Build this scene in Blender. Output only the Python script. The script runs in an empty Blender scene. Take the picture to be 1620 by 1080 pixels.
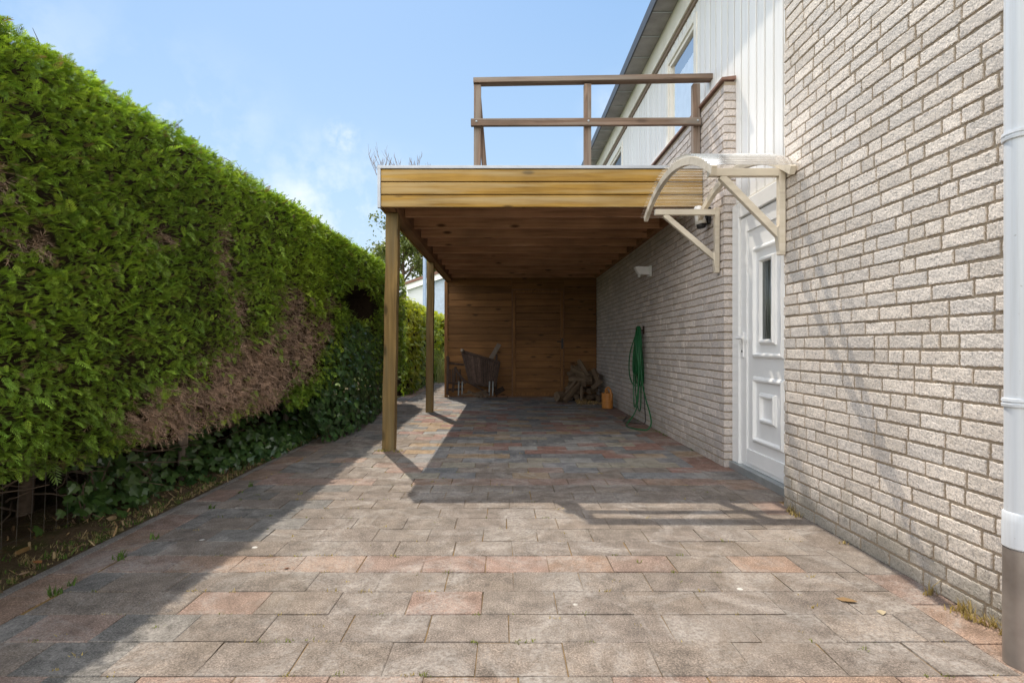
import bpy, math, random
import numpy as np
from mathutils import Vector, Matrix, noise as mnoise
R = math.radians
random.seed(7); rng = np.random.default_rng(7)
S = bpy.context.scene
COL = S.collection

# ------------------------------------------------------------------ camera, sky, sun, exposure
cam = bpy.data.cameras.new('camera'); camo = bpy.data.objects.new('camera', cam); COL.objects.link(camo)
camo.location = (0, 0, 1.05); camo.rotation_euler = (R(90), 0, 0)
cam.sensor_width = 36; cam.lens = 19.38; cam.shift_x = .0074; cam.shift_y = .0049
cam.clip_start = .05; cam.clip_end = 2000
S.camera = camo

SUN = Vector((-.22, .572, 1)).normalized()            # towards the sun
ELEV = math.asin(SUN.z); AZ = math.atan2(SUN.x, SUN.y)
W = bpy.data.worlds.new('World'); S.world = W; W.use_nodes = True
wn = W.node_tree; wn.nodes.clear()
def WN(t, **k):
    n = wn.nodes.new(t)
    for a, b in k.items(): setattr(n, a, b)
    return n
sky = WN('ShaderNodeTexSky', sky_type='NISHITA', sun_disc=False, sun_elevation=ELEV, sun_rotation=AZ,
         air_density=1.0, dust_density=1.6, ozone_density=1.3)
bg = WN('ShaderNodeBackground'); wo = WN('ShaderNodeOutputWorld')
bg.inputs['Strength'].default_value = .135
HAZE = 4.95; REAR_FILL = 16.2
tc = WN('ShaderNodeTexCoord')
# thin high cloud and a few cumulus puffs low in the sky
nz = WN('ShaderNodeTexNoise'); nz.inputs['Scale'].default_value = 9.0; nz.inputs['Detail'].default_value = 7; nz.inputs['Roughness'].default_value = .6
wn.links.new(tc.outputs['Generated'], nz.inputs['Vector'])
def wmath(op, a, b=None, c=None, clamp=False):
    n = WN('ShaderNodeMath', operation=op); n.use_clamp = clamp
    for i, v in enumerate((a, b, c)):
        if v is None: continue
        if isinstance(v, (int, float)): n.inputs[i].default_value = v
        else: wn.links.new(v, n.inputs[i])
    return n.outputs[0]
def blob(d, rad, sharp):
    d = Vector(d).normalized()
    n = WN('ShaderNodeVectorMath', operation='DISTANCE'); wn.links.new(tc.outputs['Generated'], n.inputs[0]); n.inputs[1].default_value = d
    m = WN('ShaderNodeMapRange'); m.interpolation_type = 'SMOOTHSTEP'
    wn.links.new(n.outputs['Value'], m.inputs['Value'])
    m.inputs['From Min'].default_value = rad; m.inputs['From Max'].default_value = rad*(1-sharp)
    return m.outputs['Result']
def dirpx(x, y): return ((x-798)/872, 1, (548-y)/872)
tot = None
for (x, y, r, s, w) in ((520, 360, .20, .9, .7), (595, 310, .08, .9, .45), (541, 218, .040, .8, .9), (640, 400, .2, .8, .9),
                        (990, 200, .10, .9, .45), (250, 330, .3, .9, .45), (1500, 420, .6, .8, .5), (-400, 450, .6, .8, .5)):
    v = wmath('MULTIPLY', blob(dirpx(x, y), r, s), w)
    tot = v if tot is None else wmath('MAXIMUM', tot, v)
nn = wmath('MULTIPLY_ADD', nz.outputs['Fac'], 5.0, -2.05, True)
cl = wmath('MULTIPLY', tot, nn, None, True)
mx = WN('ShaderNodeMix', data_type='RGBA'); wn.links.new(cl, mx.inputs['Factor'])
# a mild milky tint over the whole sky as on a bright hazy summer day
sep = WN('ShaderNodeSeparateXYZ'); wn.links.new(tc.outputs['Generated'], sep.inputs[0])
gr = WN('ShaderNodeValToRGB'); wn.links.new(sep.outputs['Z'], gr.inputs[0]); e_ = gr.color_ramp.elements
e_[0].position = .0; e_[0].color = (.66, .78, .88, 1); e_[1].position = .62; e_[1].color = (.215, .45, .82, 1)
q_ = e_.new(.25); q_.color = (.455, .67, .90, 1)
gs = WN('ShaderNodeVectorMath', operation='SCALE'); wn.links.new(gr.outputs[0], gs.inputs[0]); gs.inputs['Scale'].default_value = HAZE
mk = WN('ShaderNodeMix', data_type='RGBA', blend_type='MIX'); mk.inputs['Factor'].default_value = .82
wn.links.new(sky.outputs['Color'], mk.inputs['A']); wn.links.new(gs.outputs[0], mk.inputs['B'])
wn.links.new(mk.outputs['Result'], mx.inputs['A']); mx.inputs['B'].default_value = (5.6, 5.75, 5.9, 1)
# bright fill added to the unseen half of the sky behind the camera
nb_ = WN('ShaderNodeTexNoise'); nb_.inputs['Scale'].default_value = 2.2; nb_.inputs['Detail'].default_value = 6; wn.links.new(tc.outputs['Generated'], nb_.inputs['Vector'])
mr = WN('ShaderNodeMapRange'); mr.interpolation_type = 'SMOOTHSTEP'; wn.links.new(sep.outputs['Y'], mr.inputs['Value'])
mr.inputs['From Min'].default_value = .12; mr.inputs['From Max'].default_value = -.45
bk = wmath('MULTIPLY', mr.outputs['Result'], wmath('MULTIPLY_ADD', nb_.outputs['Fac'], 2.4, -.5, True), None, True)
mb = WN('ShaderNodeMix', data_type='RGBA'); wn.links.new(bk, mb.inputs['Factor']); wn.links.new(mx.outputs['Result'], mb.inputs['A']); mb.inputs['B'].default_value = (REAR_FILL*1.0, REAR_FILL*.975, REAR_FILL*.94, 1)
wn.links.new(mb.outputs['Result'], bg.inputs['Color']); wn.links.new(bg.outputs[0], wo.inputs['Surface'])

sl = bpy.data.lights.new('sun', 'SUN'); sl.energy = 3.2; sl.angle = R(.53); sl.color = (1, .91, .78)
slo = bpy.data.objects.new('sun', sl); COL.objects.link(slo); slo.location = (0, 0, 20)
slo.rotation_euler = SUN.to_track_quat('Z', 'Y').to_euler()
S.view_settings.view_transform = 'Standard'; S.view_settings.look = 'None'
S.view_settings.exposure = 0.65; S.view_settings.gamma = 1

# ------------------------------------------------------------------ node helpers
class NT:
    def __init__(s, name):
        s.m = bpy.data.materials.new(name); s.m.use_nodes = True; s.t = s.m.node_tree; s.t.nodes.clear()
        s.out = s.t.nodes.new('ShaderNodeOutputMaterial')
    def n(s, t, ins=None, **k):
        n = s.t.nodes.new(t)
        for a, b in k.items(): setattr(n, a, b)
        for a, b in (ins or {}).items(): s.set(n.inputs[a], b)
        return n
    def set(s, sock, v):
        if hasattr(v, 'is_output'): s.t.links.new(v, sock)
        else: sock.default_value = v
    def math(s, op, a, b=0, c=0, clamp=False):
        n = s.t.nodes.new('ShaderNodeMath'); n.operation = op; n.use_clamp = clamp
        for i, v in enumerate((a, b, c)): s.set(n.inputs[i], v)
        return n.outputs[0]
    def mix(s, f, a, b, blend='MIX'):
        n = s.t.nodes.new('ShaderNodeMix'); n.data_type = 'RGBA'; n.blend_type = blend
        def c(v): return v if hasattr(v, 'is_output') else (*v, 1)[:4]
        s.set(n.inputs['Factor'], f); s.set(n.inputs['A'], c(a)); s.set(n.inputs['B'], c(b)); return n.outputs['Result']
    def noise(s, vec, scale, detail=4, rough=.55, dist=0, col=False):
        n = s.n('ShaderNodeTexNoise', {'Vector': vec, 'Scale': scale, 'Detail': detail, 'Roughness': rough, 'Distortion': dist})
        return n.outputs['Color' if col else 'Fac']
    def ramp(s, f, *st):
        n = s.t.nodes.new('ShaderNodeValToRGB'); s.set(n.inputs[0], f); e = n.color_ramp.elements
        while len(e) < len(st): e.new(.5)
        for el, (p, c) in zip(e, st): el.position = p; el.color = (*c, 1)[:4] if not isinstance(c, (int, float)) else (c, c, c, 1)
        return n.outputs[0]
    def rng(s, v, a, b, c=0, d=1):
        n = s.n('ShaderNodeMapRange', {'Value': v, 'From Min': a, 'From Max': b, 'To Min': c, 'To Max': d}); return n.outputs[0]
    def obj(s): return s.n('ShaderNodeTexCoord').outputs['Object']
    def island(s): return s.n('ShaderNodeNewGeometry').outputs['Random Per Island']
    def map(s, v, scale, loc=(0, 0, 0)): return s.n('ShaderNodeMapping', {'Vector': v, 'Scale': scale, 'Location': loc}).outputs[0]
    def bump(s, h, strength=.3, dist=.01): return s.n('ShaderNodeBump', {'Height': h, 'Strength': strength, 'Distance': dist}).outputs[0]
    def pbr(s, color, rough=.6, metal=0, normal=None, spec=.5, **kw):
        p = s.n('ShaderNodeBsdfPrincipled', {'Roughness': rough, 'Metallic': metal, 'Specular IOR Level': spec})
        s.set(p.inputs['Base Color'], color if hasattr(color, 'is_output') else (*color, 1)[:4])
        if normal is not None: s.set(p.inputs['Normal'], normal)
        for a, b in kw.items(): s.set(p.inputs[a], b)
        return p.outputs[0]
    def done(s, sh): s.t.links.new(sh, s.out.inputs['Surface']); return s.m

def wood(name, axis, dark, mid, light, weather=None, wf=0., knots=1., rough=.75, vary=(.72, 1.2), bump=.25):
    t = NT(name); o = t.obj(); isl = t.island()
    off = t.n('ShaderNodeVectorMath', {0: o, 1: t.n('ShaderNodeCombineXYZ', {0: t.math('MULTIPLY', isl, 37.), 1: t.math('MULTIPLY', isl, 91.), 2: t.math('MULTIPLY', isl, 53.)}).outputs[0]}, operation='ADD').outputs[0]
    sc = [26, 26, 26]; sc[axis] = 1.3
    g = t.noise(t.map(off, sc), 1.0, 6, .6, .7)
    c = t.ramp(g, (.28, dark), (.5, mid), (.72, light))
    big = t.noise(off, 1.7, 3)
    c = t.mix(1, c, t.ramp(big, (.3, .72), (.7, 1.15)), 'MULTIPLY')
    ks = [7.5, 7.5, 7.5]; ks[axis] = 2.6
    vo = t.n('ShaderNodeTexVoronoi', {'Vector': t.map(off, ks), 'Scale': 1.0, 'Randomness': 1.0}).outputs['Distance']
    kn = t.math('MULTIPLY', t.rng(vo, .20, .09), knots, clamp=True)
    c = t.mix(kn, c, tuple(x*.35 for x in dark))
    if weather:
        wm = t.math('MULTIPLY', t.ramp(t.noise(t.map(off, [q*.25 for q in sc]), 2.2, 5), (.45, 0), (.62, 1)), wf)
        c = t.mix(wm, c, weather)
    v = t.rng(isl, 0, 1, *vary)
    c = t.mix(1, c, t.n('ShaderNodeCombineColor', {0: v, 1: v, 2: v}).outputs[0], 'MULTIPLY')
    return t.done(t.pbr(c, rough, normal=t.bump(g, bump, .004), spec=.3))

def flat(name, col, rough=.5, metal=0, var=.12, scale=9, bump=.08, spec=.5, dirt=None, df=.0):
    t = NT(name); o = t.obj(); n = t.noise(o, scale, 5)
    c = t.mix(1, col, t.ramp(n, (.3, 1-var), (.7, 1+var)), 'MULTIPLY')
    if dirt: c = t.mix(t.math('MULTIPLY', t.ramp(t.noise(o, scale*.35, 6, .65), (.48, 0), (.7, 1)), df), c, dirt)
    return t.done(t.pbr(c, rough, metal, t.bump(t.noise(o, scale*12, 3), bump, .002), spec))

# ------------------------------------------------------------------ mesh helpers
class MB:
    def __init__(s): s.v = []; s.f = []; s.c = []; s.cur = None
    def add(s, vs, fs):
        b = len(s.v); s.v += [tuple(p) for p in vs]; s.f += [tuple(i+b for i in q) for q in fs]
        s.c += [s.cur or (1, 1, 1)]*len(vs); return s
    def box(s, lo, hi):
        x0, y0, z0 = lo; x1, y1, z1 = hi
        return s.add([(x0,y0,z0),(x1,y0,z0),(x1,y1,z0),(x0,y1,z0),(x0,y0,z1),(x1,y0,z1),(x1,y1,z1),(x0,y1,z1)],
                     [(0,3,2,1),(4,5,6,7),(0,1,5,4),(1,2,6,5),(2,3,7,6),(3,0,4,7)])
    def bar(s, p0, p1, w, h, up=(0, 0, 1), w1=None, h1=None):
        p0 = Vector(p0); p1 = Vector(p1); d = (p1-p0).normalized(); up = Vector(up)
        if abs(d.dot(up)) > .97: up = Vector((0, 1, 0))
        a = d.cross(up).normalized(); b = a.cross(d); w1 = w1 or w; h1 = h1 or h
        vs = [p+a*(sa*ww/2)+b*(sb*hh/2) for p, ww, hh in ((p0, w, h), (p1, w1, h1)) for sa, sb in ((-1,-1),(1,-1),(1,1),(-1,1))]
        return s.add(vs, [(0,1,2,3)[::-1],(4,5,6,7)[::1],(0,1,5,4),(1,2,6,5),(2,3,7,6),(3,0,4,7)])
    def tube(s, path, r, n=8, cap=True):
        path = [Vector(p) for p in path]; rr = r if isinstance(r, (list, tuple)) else [r]*len(path)
        ref = Vector((0, 0, 1)); vs = []
        t0 = (path[1]-path[0]).normalized()
        if abs(t0.dot(ref)) > .9: ref = Vector((1, 0, 0))
        a = t0.cross(ref).normalized()
        for i, p in enumerate(path):
            t = (path[min(i+1, len(path)-1)]-path[max(i-1, 0)]).normalized()
            a = (a-t*a.dot(t)).normalized(); b = t.cross(a)
            vs += [p+(a*math.cos(2*math.pi*k/n)+b*math.sin(2*math.pi*k/n))*rr[i] for k in range(n)]
        fs = [(i*n+k, i*n+(k+1) % n, (i+1)*n+(k+1) % n, (i+1)*n+k) for i in range(len(path)-1) for k in range(n)]
        if cap: fs += [tuple(range(n))[::-1], tuple((len(path)-1)*n+k for k in range(n))]
        return s.add(vs, fs)
    def lathe(s, prof, o, n=24, axis=(0, 0, 1)):
        ax = Vector(axis).normalized(); q = Vector((0, 0, 1)).rotation_difference(ax); o = Vector(o)
        vs = [o+q @ Vector((r*math.cos(2*math.pi*k/n), r*math.sin(2*math.pi*k/n), z)) for r, z in prof for k in range(n)]
        m = len(prof)
        fs = [(i*n+k, i*n+(k+1) % n, (i+1)*n+(k+1) % n, (i+1)*n+k) for i in range(m-1) for k in range(n)]
        fs += [tuple(range(n))[::-1], tuple((m-1)*n+k for k in range(n))]
        return s.add(vs, fs)
    def prism(s, pts, axis, a, b):        # 2-D outline extruded along an axis
        def P(p, t): q = [0, 0, 0]; q[axis] = t; o = [i for i in range(3) if i != axis]; q[o[0]], q[o[1]] = p; return q
        n = len(pts); vs = [P(p, a) for p in pts]+[P(p, b) for p in pts]
        return s.add(vs, [tuple(range(n)), tuple(range(n, 2*n))[::-1]]+[(i, n+i, n+(i+1) % n, (i+1) % n) for i in range(n)])
    def build(s, name, mat, parent=None, smooth=False, bevel=0, fixn=True):
        off = Vector(wloc(parent)) if parent else Vector((0, 0, 0))
        me = bpy.data.meshes.new(name); me.from_pydata([(x-off.x, y-off.y, z-off.z) for x, y, z in s.v], [], s.f)
        if fixn:
            import bmesh
            bm = bmesh.new(); bm.from_mesh(me); bmesh.ops.recalc_face_normals(bm, faces=bm.faces); bm.to_mesh(me); bm.free()
        me.materials.append(mat)
        if smooth: me.shade_smooth()
        o = bpy.data.objects.new(name, me); COL.objects.link(o); o.parent = parent
        if bevel:
            b = o.modifiers.new('bevel', 'BEVEL'); b.width = bevel; b.segments = 2; b.limit_method = 'ANGLE'; b.angle_limit = R(40)
        return o
def wloc(o):
    v = Vector((0, 0, 0))
    while o: v += o.location; o = o.parent
    return v
def np_mesh(name, V, F, mat, parent=None, colors=None, smooth=False):
    off = np.array(wloc(parent)) if parent else np.zeros(3)
    V = np.asarray(V, np.float32)-off.astype(np.float32); F = np.asarray(F, np.int32)
    me = bpy.data.meshes.new(name); k = F.shape[1]
    me.vertices.add(len(V)); me.vertices.foreach_set('co', V.ravel())
    me.loops.add(F.size); me.loops.foreach_set('vertex_index', F.ravel())
    me.polygons.add(len(F)); me.polygons.foreach_set('loop_start', np.arange(0, F.size, k, dtype=np.int32))
    try: me.polygons.foreach_set('loop_total', np.full(len(F), k, np.int32))
    except Exception: pass
    if colors is not None:
        ca = me.color_attributes.new('Col', 'FLOAT_COLOR', 'POINT')
        c4 = np.ones((len(V), 4), np.float32); c4[:, :3] = colors; ca.data.foreach_set('color', c4.ravel())
    me.update(calc_edges=True); me.validate()
    me.materials.append(mat)
    me.shade_smooth() if smooth else me.shade_flat()
    o = bpy.data.objects.new(name, me); COL.objects.link(o); o.parent = parent
    return o
def tag(o, label=None, cat=None, group=None, kind=None):
    for k, v in (('label', label), ('category', cat), ('group', group), ('kind', kind)):
        if v: o[k] = v
    return o
def thing(name, loc, label, cat, group=None):
    o = bpy.data.objects.new(name, None); o.empty_display_size = .1; COL.objects.link(o); o.location = loc
    return tag(o, label, cat, group)

# ------------------------------------------------------------------ materials
M = {}
M['fascia'] = wood('fascia_wood', 0, (.22, .115, .02), (.33, .185, .034), (.41, .245, .055), (.44, .35, .20), .5, knots=1., vary=(.86, 1.08))
M['side_fascia'] = wood('side_fascia_wood', 1, (.20, .10, .025), (.32, .18, .05), (.42, .26, .08))
M['post_wood'] = wood('post_wood', 2, (.12, .073, .024), (.215, .136, .046), (.30, .20, .078), (.17, .135, .07), .7, knots=.8, vary=(.95, 1.05))
M['joist'] = wood('joist_wood', 0, (.37, .19, .105), (.60, .325, .19), (.70, .42, .26), knots=1., vary=(.75, 1.15))
M['beam'] = wood('beam_wood', 1, (.19, .095, .045), (.31, .165, .08), (.42, .24, .12), knots=.8)
M['deck'] = wood('deck_wood', 1, (.17, .09, .05), (.27, .15, .09), (.34, .20, .125))
M['shed'] = wood('shed_wood', 0, (.17, .080, .029), (.24, .116, .042), (.30, .152, .057), knots=.9, vary=(.7, 1.15))
M['shed_v'] = wood('shed_upright_wood', 2, (.15, .07, .025), (.27, .13, .046), (.35, .18, .068), knots=.5, vary=(.85, 1.1))
M['rail'] = wood('rail_wood', 0, (.12, .075, .05), (.21, .14, .10), (.31, .225, .17), (.33, .30, .26), .5, knots=.5, vary=(.85, 1.15))
M['rail_v'] = wood('rail_upright_wood', 2, (.12, .075, .05), (.21, .14, .10), (.31, .225, .17), (.33, .30, .26), .5, knots=.5, vary=(.85, 1.15))
M['teak'] = wood('old_teak', 2, (.045, .027, .02), (.08, .05, .037), (.13, .084, .066), knots=.1, vary=(.6, 1.3))
M['teak_grey'] = wood('grey_teak', 2, (.17, .13, .10), (.26, .21, .17), (.36, .30, .25), knots=.3)
M['log'] = wood('split_log', 0, (.085, .06, .042), (.18, .125, .08), (.29, .21, .135), knots=.4, vary=(.6, 1.25), bump=.6)
M['canopy_wood'] = wood('cream_painted_wood', 0, (.60, .53, .43), (.68, .61, .50), (.72, .65, .55), (.46, .39, .29), .3, knots=.0, vary=(.95, 1.05), bump=.08)
M['alu'] = flat('grey_trim_metal', (.40, .42, .45), .42, .35, .08)
M['cream'] = flat('cream_paint', (.80, .765, .69), .55, 0, .06, 4, dirt=(.5, .44, .35), df=.35)
M['brown_paint'] = flat('brown_paint', (.20, .14, .09), .6)
M['groove'] = flat('grey_batten', (.06, .057, .052), .9)
M['gutter'] = flat('zinc_gutter', (.27, .26, .255), .6, .15, .3, 3.5, dirt=(.40, .385, .37), df=.6)
M['gutter_dark'] = flat('dark_gutter_lip', (.04, .04, .045), .45, .3, .2)
M['roof_tile'] = flat('dark_roof', (.06, .055, .055), .8, 0, .25)
M['white_pvc'] = flat('white_pvc', (.885, .88, .87), .28, 0, .025, 3, .02)
t = NT('grey_white_pipe'); o = t.obj()
sk = t.noise(t.map(o, (45, 45, .9)), 1, 5, .65); sp = t.noise(o, 55, 2)
c = t.mix(t.ramp(sk, (.5, 0), (.75, .45)), (.62, .65, .69), (.42, .41, .39)); c = t.mix(t.ramp(sp, (.72, 0), (.76, .5)), c, (.30, .28, .25))
M['pipe'] = t.done(t.pbr(c, t.rng(sk, .3, .8, .3, .55), normal=t.bump(t.noise(o, 14, 3), .05, .004)))
M['pipe_metal'] = flat('weathered_steel_pipe', (.36, .325, .30), .42, .75, .25, 5, dirt=(.2, .15, .11), df=.7)
M['coping'] = flat('red_brown_coping', (.21, .115, .085), .8, 0, .25, 14)
M['galv'] = flat('galvanised_steel', (.42, .45, .46), .4, .6, .15)
M['leg_metal'] = flat('dull_steel', (.20, .21, .21), .5, .5)
M['black'] = flat('black_plastic', (.015, .015, .017), .4)
M['hose'] = flat('green_hose', (.010, .125, .038), .38, 0, .15, 20)
M['can'] = flat('orange_plastic', (.52, .21, .045), .42, 0, .12, 12)
M['wire'] = flat('fence_wire', (.13, .115, .10), .5, .5)
M['rust'] = flat('rusty_iron', (.10, .06, .04), .8, .2, .3)
M['lens'] = flat('lamp_glass', (.75, .76, .74), .15)
M['pale_wall'] = flat('pale_render', (.62, .64, .66), .8, 0, .06, 1.5)
M['blue_grey'] = flat('blue_grey_panel', (.40, .47, .58), .5)
M['pole'] = flat('blue_grey_pole', (.26, .33, .42), .45, .2, .06)

# glass pane with a room behind it
t = NT('window_glass'); lw = t.n('ShaderNodeFresnel', {'IOR': 1.55}).outputs[0]
gl = t.n('ShaderNodeBsdfGlossy', {'Color': (1, 1, 1, 1), 'Roughness': .01}).outputs[0]
tr = t.n('ShaderNodeBsdfTransparent', {'Color': (.96, .97, .97, 1)}).outputs[0]
M['glass'] = t.done(t.n('ShaderNodeMixShader', {0: t.math('MULTIPLY', lw, .6, 0, True), 1: tr, 2: gl}).outputs[0])
t = NT('obscured_glass'); o = t.obj()
wv = t.noise(t.map(o, (1, 60, 1)), 1.5, 2)
M['door_glass'] = t.done(t.pbr(t.ramp(wv, (.35, (.02, .025, .02)), (.6, (.10, .115, .11))), .08, normal=t.bump(wv, .35, .006), spec=.9))
M['curtain'] = flat('white_blind', (.85, .85, .84), .9)
M['room'] = flat('dim_room', (.16, .16, .155), .9)

# clear corrugated sheet
t = NT('clear_corrugated_sheet'); o = t.obj()
d = t.n('ShaderNodeBsdfDiffuse', {'Color': (.62, .56, .47, 1)}).outputs[0]
tl = t.n('ShaderNodeBsdfTranslucent', {'Color': (.72, .68, .6, 1)}).outputs[0]
g = t.n('ShaderNodeBsdfGlossy', {'Color': (1, 1, 1, 1), 'Roughness': .12}).outputs[0]
tr = t.n('ShaderNodeBsdfTransparent', {'Color': (.95, .94, .92, 1)}).outputs[0]
sx = t.n('ShaderNodeSeparateXYZ', {0: o}); ang = t.math('ARCTAN2', sx.outputs[1], t.math('ADD', sx.outputs[2], 1.37))
wv_ = t.math('SINE', t.math('MULTIPLY', ang, 34*math.pi/.56))
refraction_dirt = t.math('ADD', t.rng(wv_, -.1, -.9, .05, .34), t.ramp(t.noise(t.map(o, (1.2, 8, 8)), 2.0, 6, .65), (.45, 0), (.8, .12)))  # ridge stripes paint refraction into the opacity; the noise adds real dirt
a = t.n('ShaderNodeMixShader', {0: .45, 1: d, 2: tl}).outputs[0]
b = t.n('ShaderNodeMixShader', {0: refraction_dirt, 1: tr, 2: a}).outputs[0]
fr = t.n('ShaderNodeFresnel', {'IOR': 1.5}).outputs[0]
M['sheet'] = t.done(t.n('ShaderNodeMixShader', {0: t.math('MULTIPLY', fr, .8, clamp=True), 1: b, 2: g}).outputs[0])

# rough split-faced brick
def brick_mat(name, base=(.44, .385, .33), moss=0.):
    t = NT(name); o = t.obj(); isl = t.island()
    c = t.mix(isl, tuple(x*.86 for x in base), tuple(x*1.12 for x in base))
    tint = t.math('FRACT', t.math('MULTIPLY', isl, 17.3))
    c = t.mix(t.rng(tint, .55, 1, 0, .35), c, (base[0]*.78, base[1]*.84, base[2]*.93))
    n1 = t.noise(o, 85, 5, .7)
    c = t.mix(t.ramp(n1, (.50, 0), (.66, .7)), c, (.25, .24, .24))
    c = t.mix(t.ramp(t.noise(o, 24, 4, .6), (.52, 0), (.7, .28)), c, (.36, .35, .35))
    n2 = t.noise(o, 210, 3, .75)
    c = t.mix(1, c, t.ramp(n2, (.35, .72), (.65, 1.25)), 'MULTIPLY')
    n3 = t.noise(o, 1.3, 4)
    c = t.mix(1, c, t.ramp(n3, (.3, .9), (.7, 1.08)), 'MULTIPLY')
    if moss:
        z = t.n('ShaderNodeSeparateXYZ', {0: o}).outputs[2]
        mm = t.math('MULTIPLY', t.rng(t.math('ADD', z, t.math('MULTIPLY', t.noise(o, 6, 5), -.55)),   .03, -.22), moss, clamp=True)
        c = t.mix(mm, c, (.105, .10, .065))
    h = t.math('ADD', n1, t.math('MULTIPLY', n2, .5))
    return t.done(t.pbr(c, .92, normal=t.bump(h, .28, .004), spec=.2))
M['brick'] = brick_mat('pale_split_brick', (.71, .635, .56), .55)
M['brick_far'] = brick_mat('pale_split_brick_shaded', (.62, .55, .505), .25)  # same brick, carport shade put into a greyer, darker base colour
t = NT('mortar'); o = t.obj()
M['mortar'] = t.done(t.pbr(t.mix(t.noise(o, 60, 4), (.27, .215, .155), (.45, .365, .275)), .95, normal=t.bump(t.noise(o, 200, 3), .5, .004), spec=.1))
# white vertical boarding
t = NT('white_boarding'); o = t.obj(); isl = t.island()
v = t.rng(isl, 0, 1, .93, 1.03)
c = t.mix(1, (.83, .815, .79), t.n('ShaderNodeCombineColor', {0: v, 1: v, 2: v}).outputs[0], 'MULTIPLY')
c = t.mix(t.ramp(t.noise(t.map(o, (1, 10, .8)), 3, 6), (.5, 0), (.8, .25)), c, (.5, .48, .44))
c = t.mix(t.ramp(t.noise(o, 26, 1), (.83, 0), (.85, .6)), c, (.35, .33, .3))
M['board'] = t.done(t.pbr(c, .5, normal=t.bump(t.noise(t.map(o, (60, 60, 3)), 1, 4), .06, .003)))
# concrete pavers: colour of each stone from its own attribute
t = NT('concrete_paver'); o = t.obj(); a = t.n('ShaderNodeVertexColor', layer_name='Col').outputs['Color']
n1 = t.noise(o, 150, 3, .8); n2 = t.noise(o, 11, 7, .65); n3 = t.noise(o, 2.4, 8, .7, 1.2); n4 = t.noise(o, 60, 3)
c = t.mix(1, a, t.ramp(n1, (.34, .52), (.5, .95), (.66, 1.75)), 'MULTIPLY')
c = t.mix(1, c, t.ramp(n2, (.33, .70), (.67, 1.3)), 'MULTIPLY')
eff = t.math('MULTIPLY', t.ramp(n3, (.47, 0), (.62, 1)), t.ramp(n4, (.35, .15), (.6, 1.)))
c = t.mix(t.math('MULTIPLY', eff, .62), c, (.39, .36, .33))
c = t.mix(t.ramp(t.noise(o, 1.6, 4, .6), (.5, 0), (.7, .28)), c, (.21, .165, .122))
st = t.ramp(t.noise(o, 1.1, 5, .6), (.52, 0), (.8, .35))
c = t.mix(st, c, (.11, .097, .082))
vo = t.n('ShaderNodeTexVoronoi', {'Vector': o, 'Scale': 2.6, 'Randomness': 1.0}); vd = vo.outputs['Distance']
big = t.math('GREATER_THAN', t.n('ShaderNodeSeparateColor', {0: vo.outputs['Color']}).outputs[0], .45)
spot = t.math('MULTIPLY', t.rng(t.math('ADD', vd, t.math('MULTIPLY', t.noise(o, 60, 2), .03)), .057, .046), big, clamp=True)
c = t.mix(t.math('MULTIPLY', spot, .8), c, (.58, .56, .52))
M['paver'] = t.done(t.pbr(c, .9, normal=t.bump(t.math('ADD', n1, n2), .4, .004), spec=.25))
t = NT('joint_sand'); o = t.obj()
jj = t.noise(o, 3.5, 5)
M['joint'] = t.done(t.pbr(t.mix(t.ramp(jj, (.36, 0), (.54, 1)), (.05, .042, .03), (.24, .15, .06)), .95, normal=t.bump(t.noise(o, 150, 3), .6, .005), spec=.1))
t = NT('soil'); o = t.obj()
c = t.mix(t.noise(o, 24, 6, .7), (.06, .045, .03), (.24, .175, .11))
c = t.mix(t.ramp(t.noise(o, 5, 5), (.48, 0), (.66, .7)), c, (.085, .105, .03))
M['soil'] = t.done(t.pbr(c, .95, normal=t.bump(t.noise(o, 40, 6, .7), .9, .03), spec=.1))
t = NT('lawn'); o = t.obj()
M['lawn'] = t.done(t.pbr(t.mix(t.noise(o, 7, 6, .7), (.06, .09, .02), (.13, .16, .045)), .9, spec=.1))
def leaf_mat(name, rough=.5, trans=.3, spec=.4):
    t = NT(name); a = t.n('ShaderNodeVertexColor', layer_name='Col').outputs['Color']; isl = t.island()
    v = t.rng(isl, 0, 1, .8, 1.2)
    c = t.mix(1, a, t.n('ShaderNodeCombineColor', {0: v, 1: v, 2: v}).outputs[0], 'MULTIPLY')
    p = t.pbr(c, rough, spec=spec)
    tl = t.n('ShaderNodeBsdfTranslucent', {'Color': t.mix(1, c, (1.25, 1.25, .6), 'MULTIPLY')}).outputs[0]
    return t.done(t.n('ShaderNodeMixShader', {0: trans, 1: p, 2: tl}).outputs[0])
M['spray'] = leaf_mat('conifer_foliage', .5, .33, .35)
M['dead'] = leaf_mat('dead_conifer_foliage', .85, .12, .1)
M['ivy'] = leaf_mat('ivy_leaf', .28, .22, .6)
M['leaf'] = leaf_mat('tree_leaf', .5, .35)
M['grass'] = leaf_mat('grass_blade', .6, .3, .2)
t = NT('hedge_twigs'); o = t.obj()
M['twigs'] = t.done(t.pbr(t.mix(t.noise(t.map(o, (30, 30, 12)), 1, 5, .7), (.03, .024, .016), (.085, .06, .04)), .95, normal=t.bump(t.noise(o, 30, 5, .7), 1, .05), spec=.05))
M['bark'] = flat('bark', (.14, .10, .07), .9, 0, .4, 18, .6)

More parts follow.
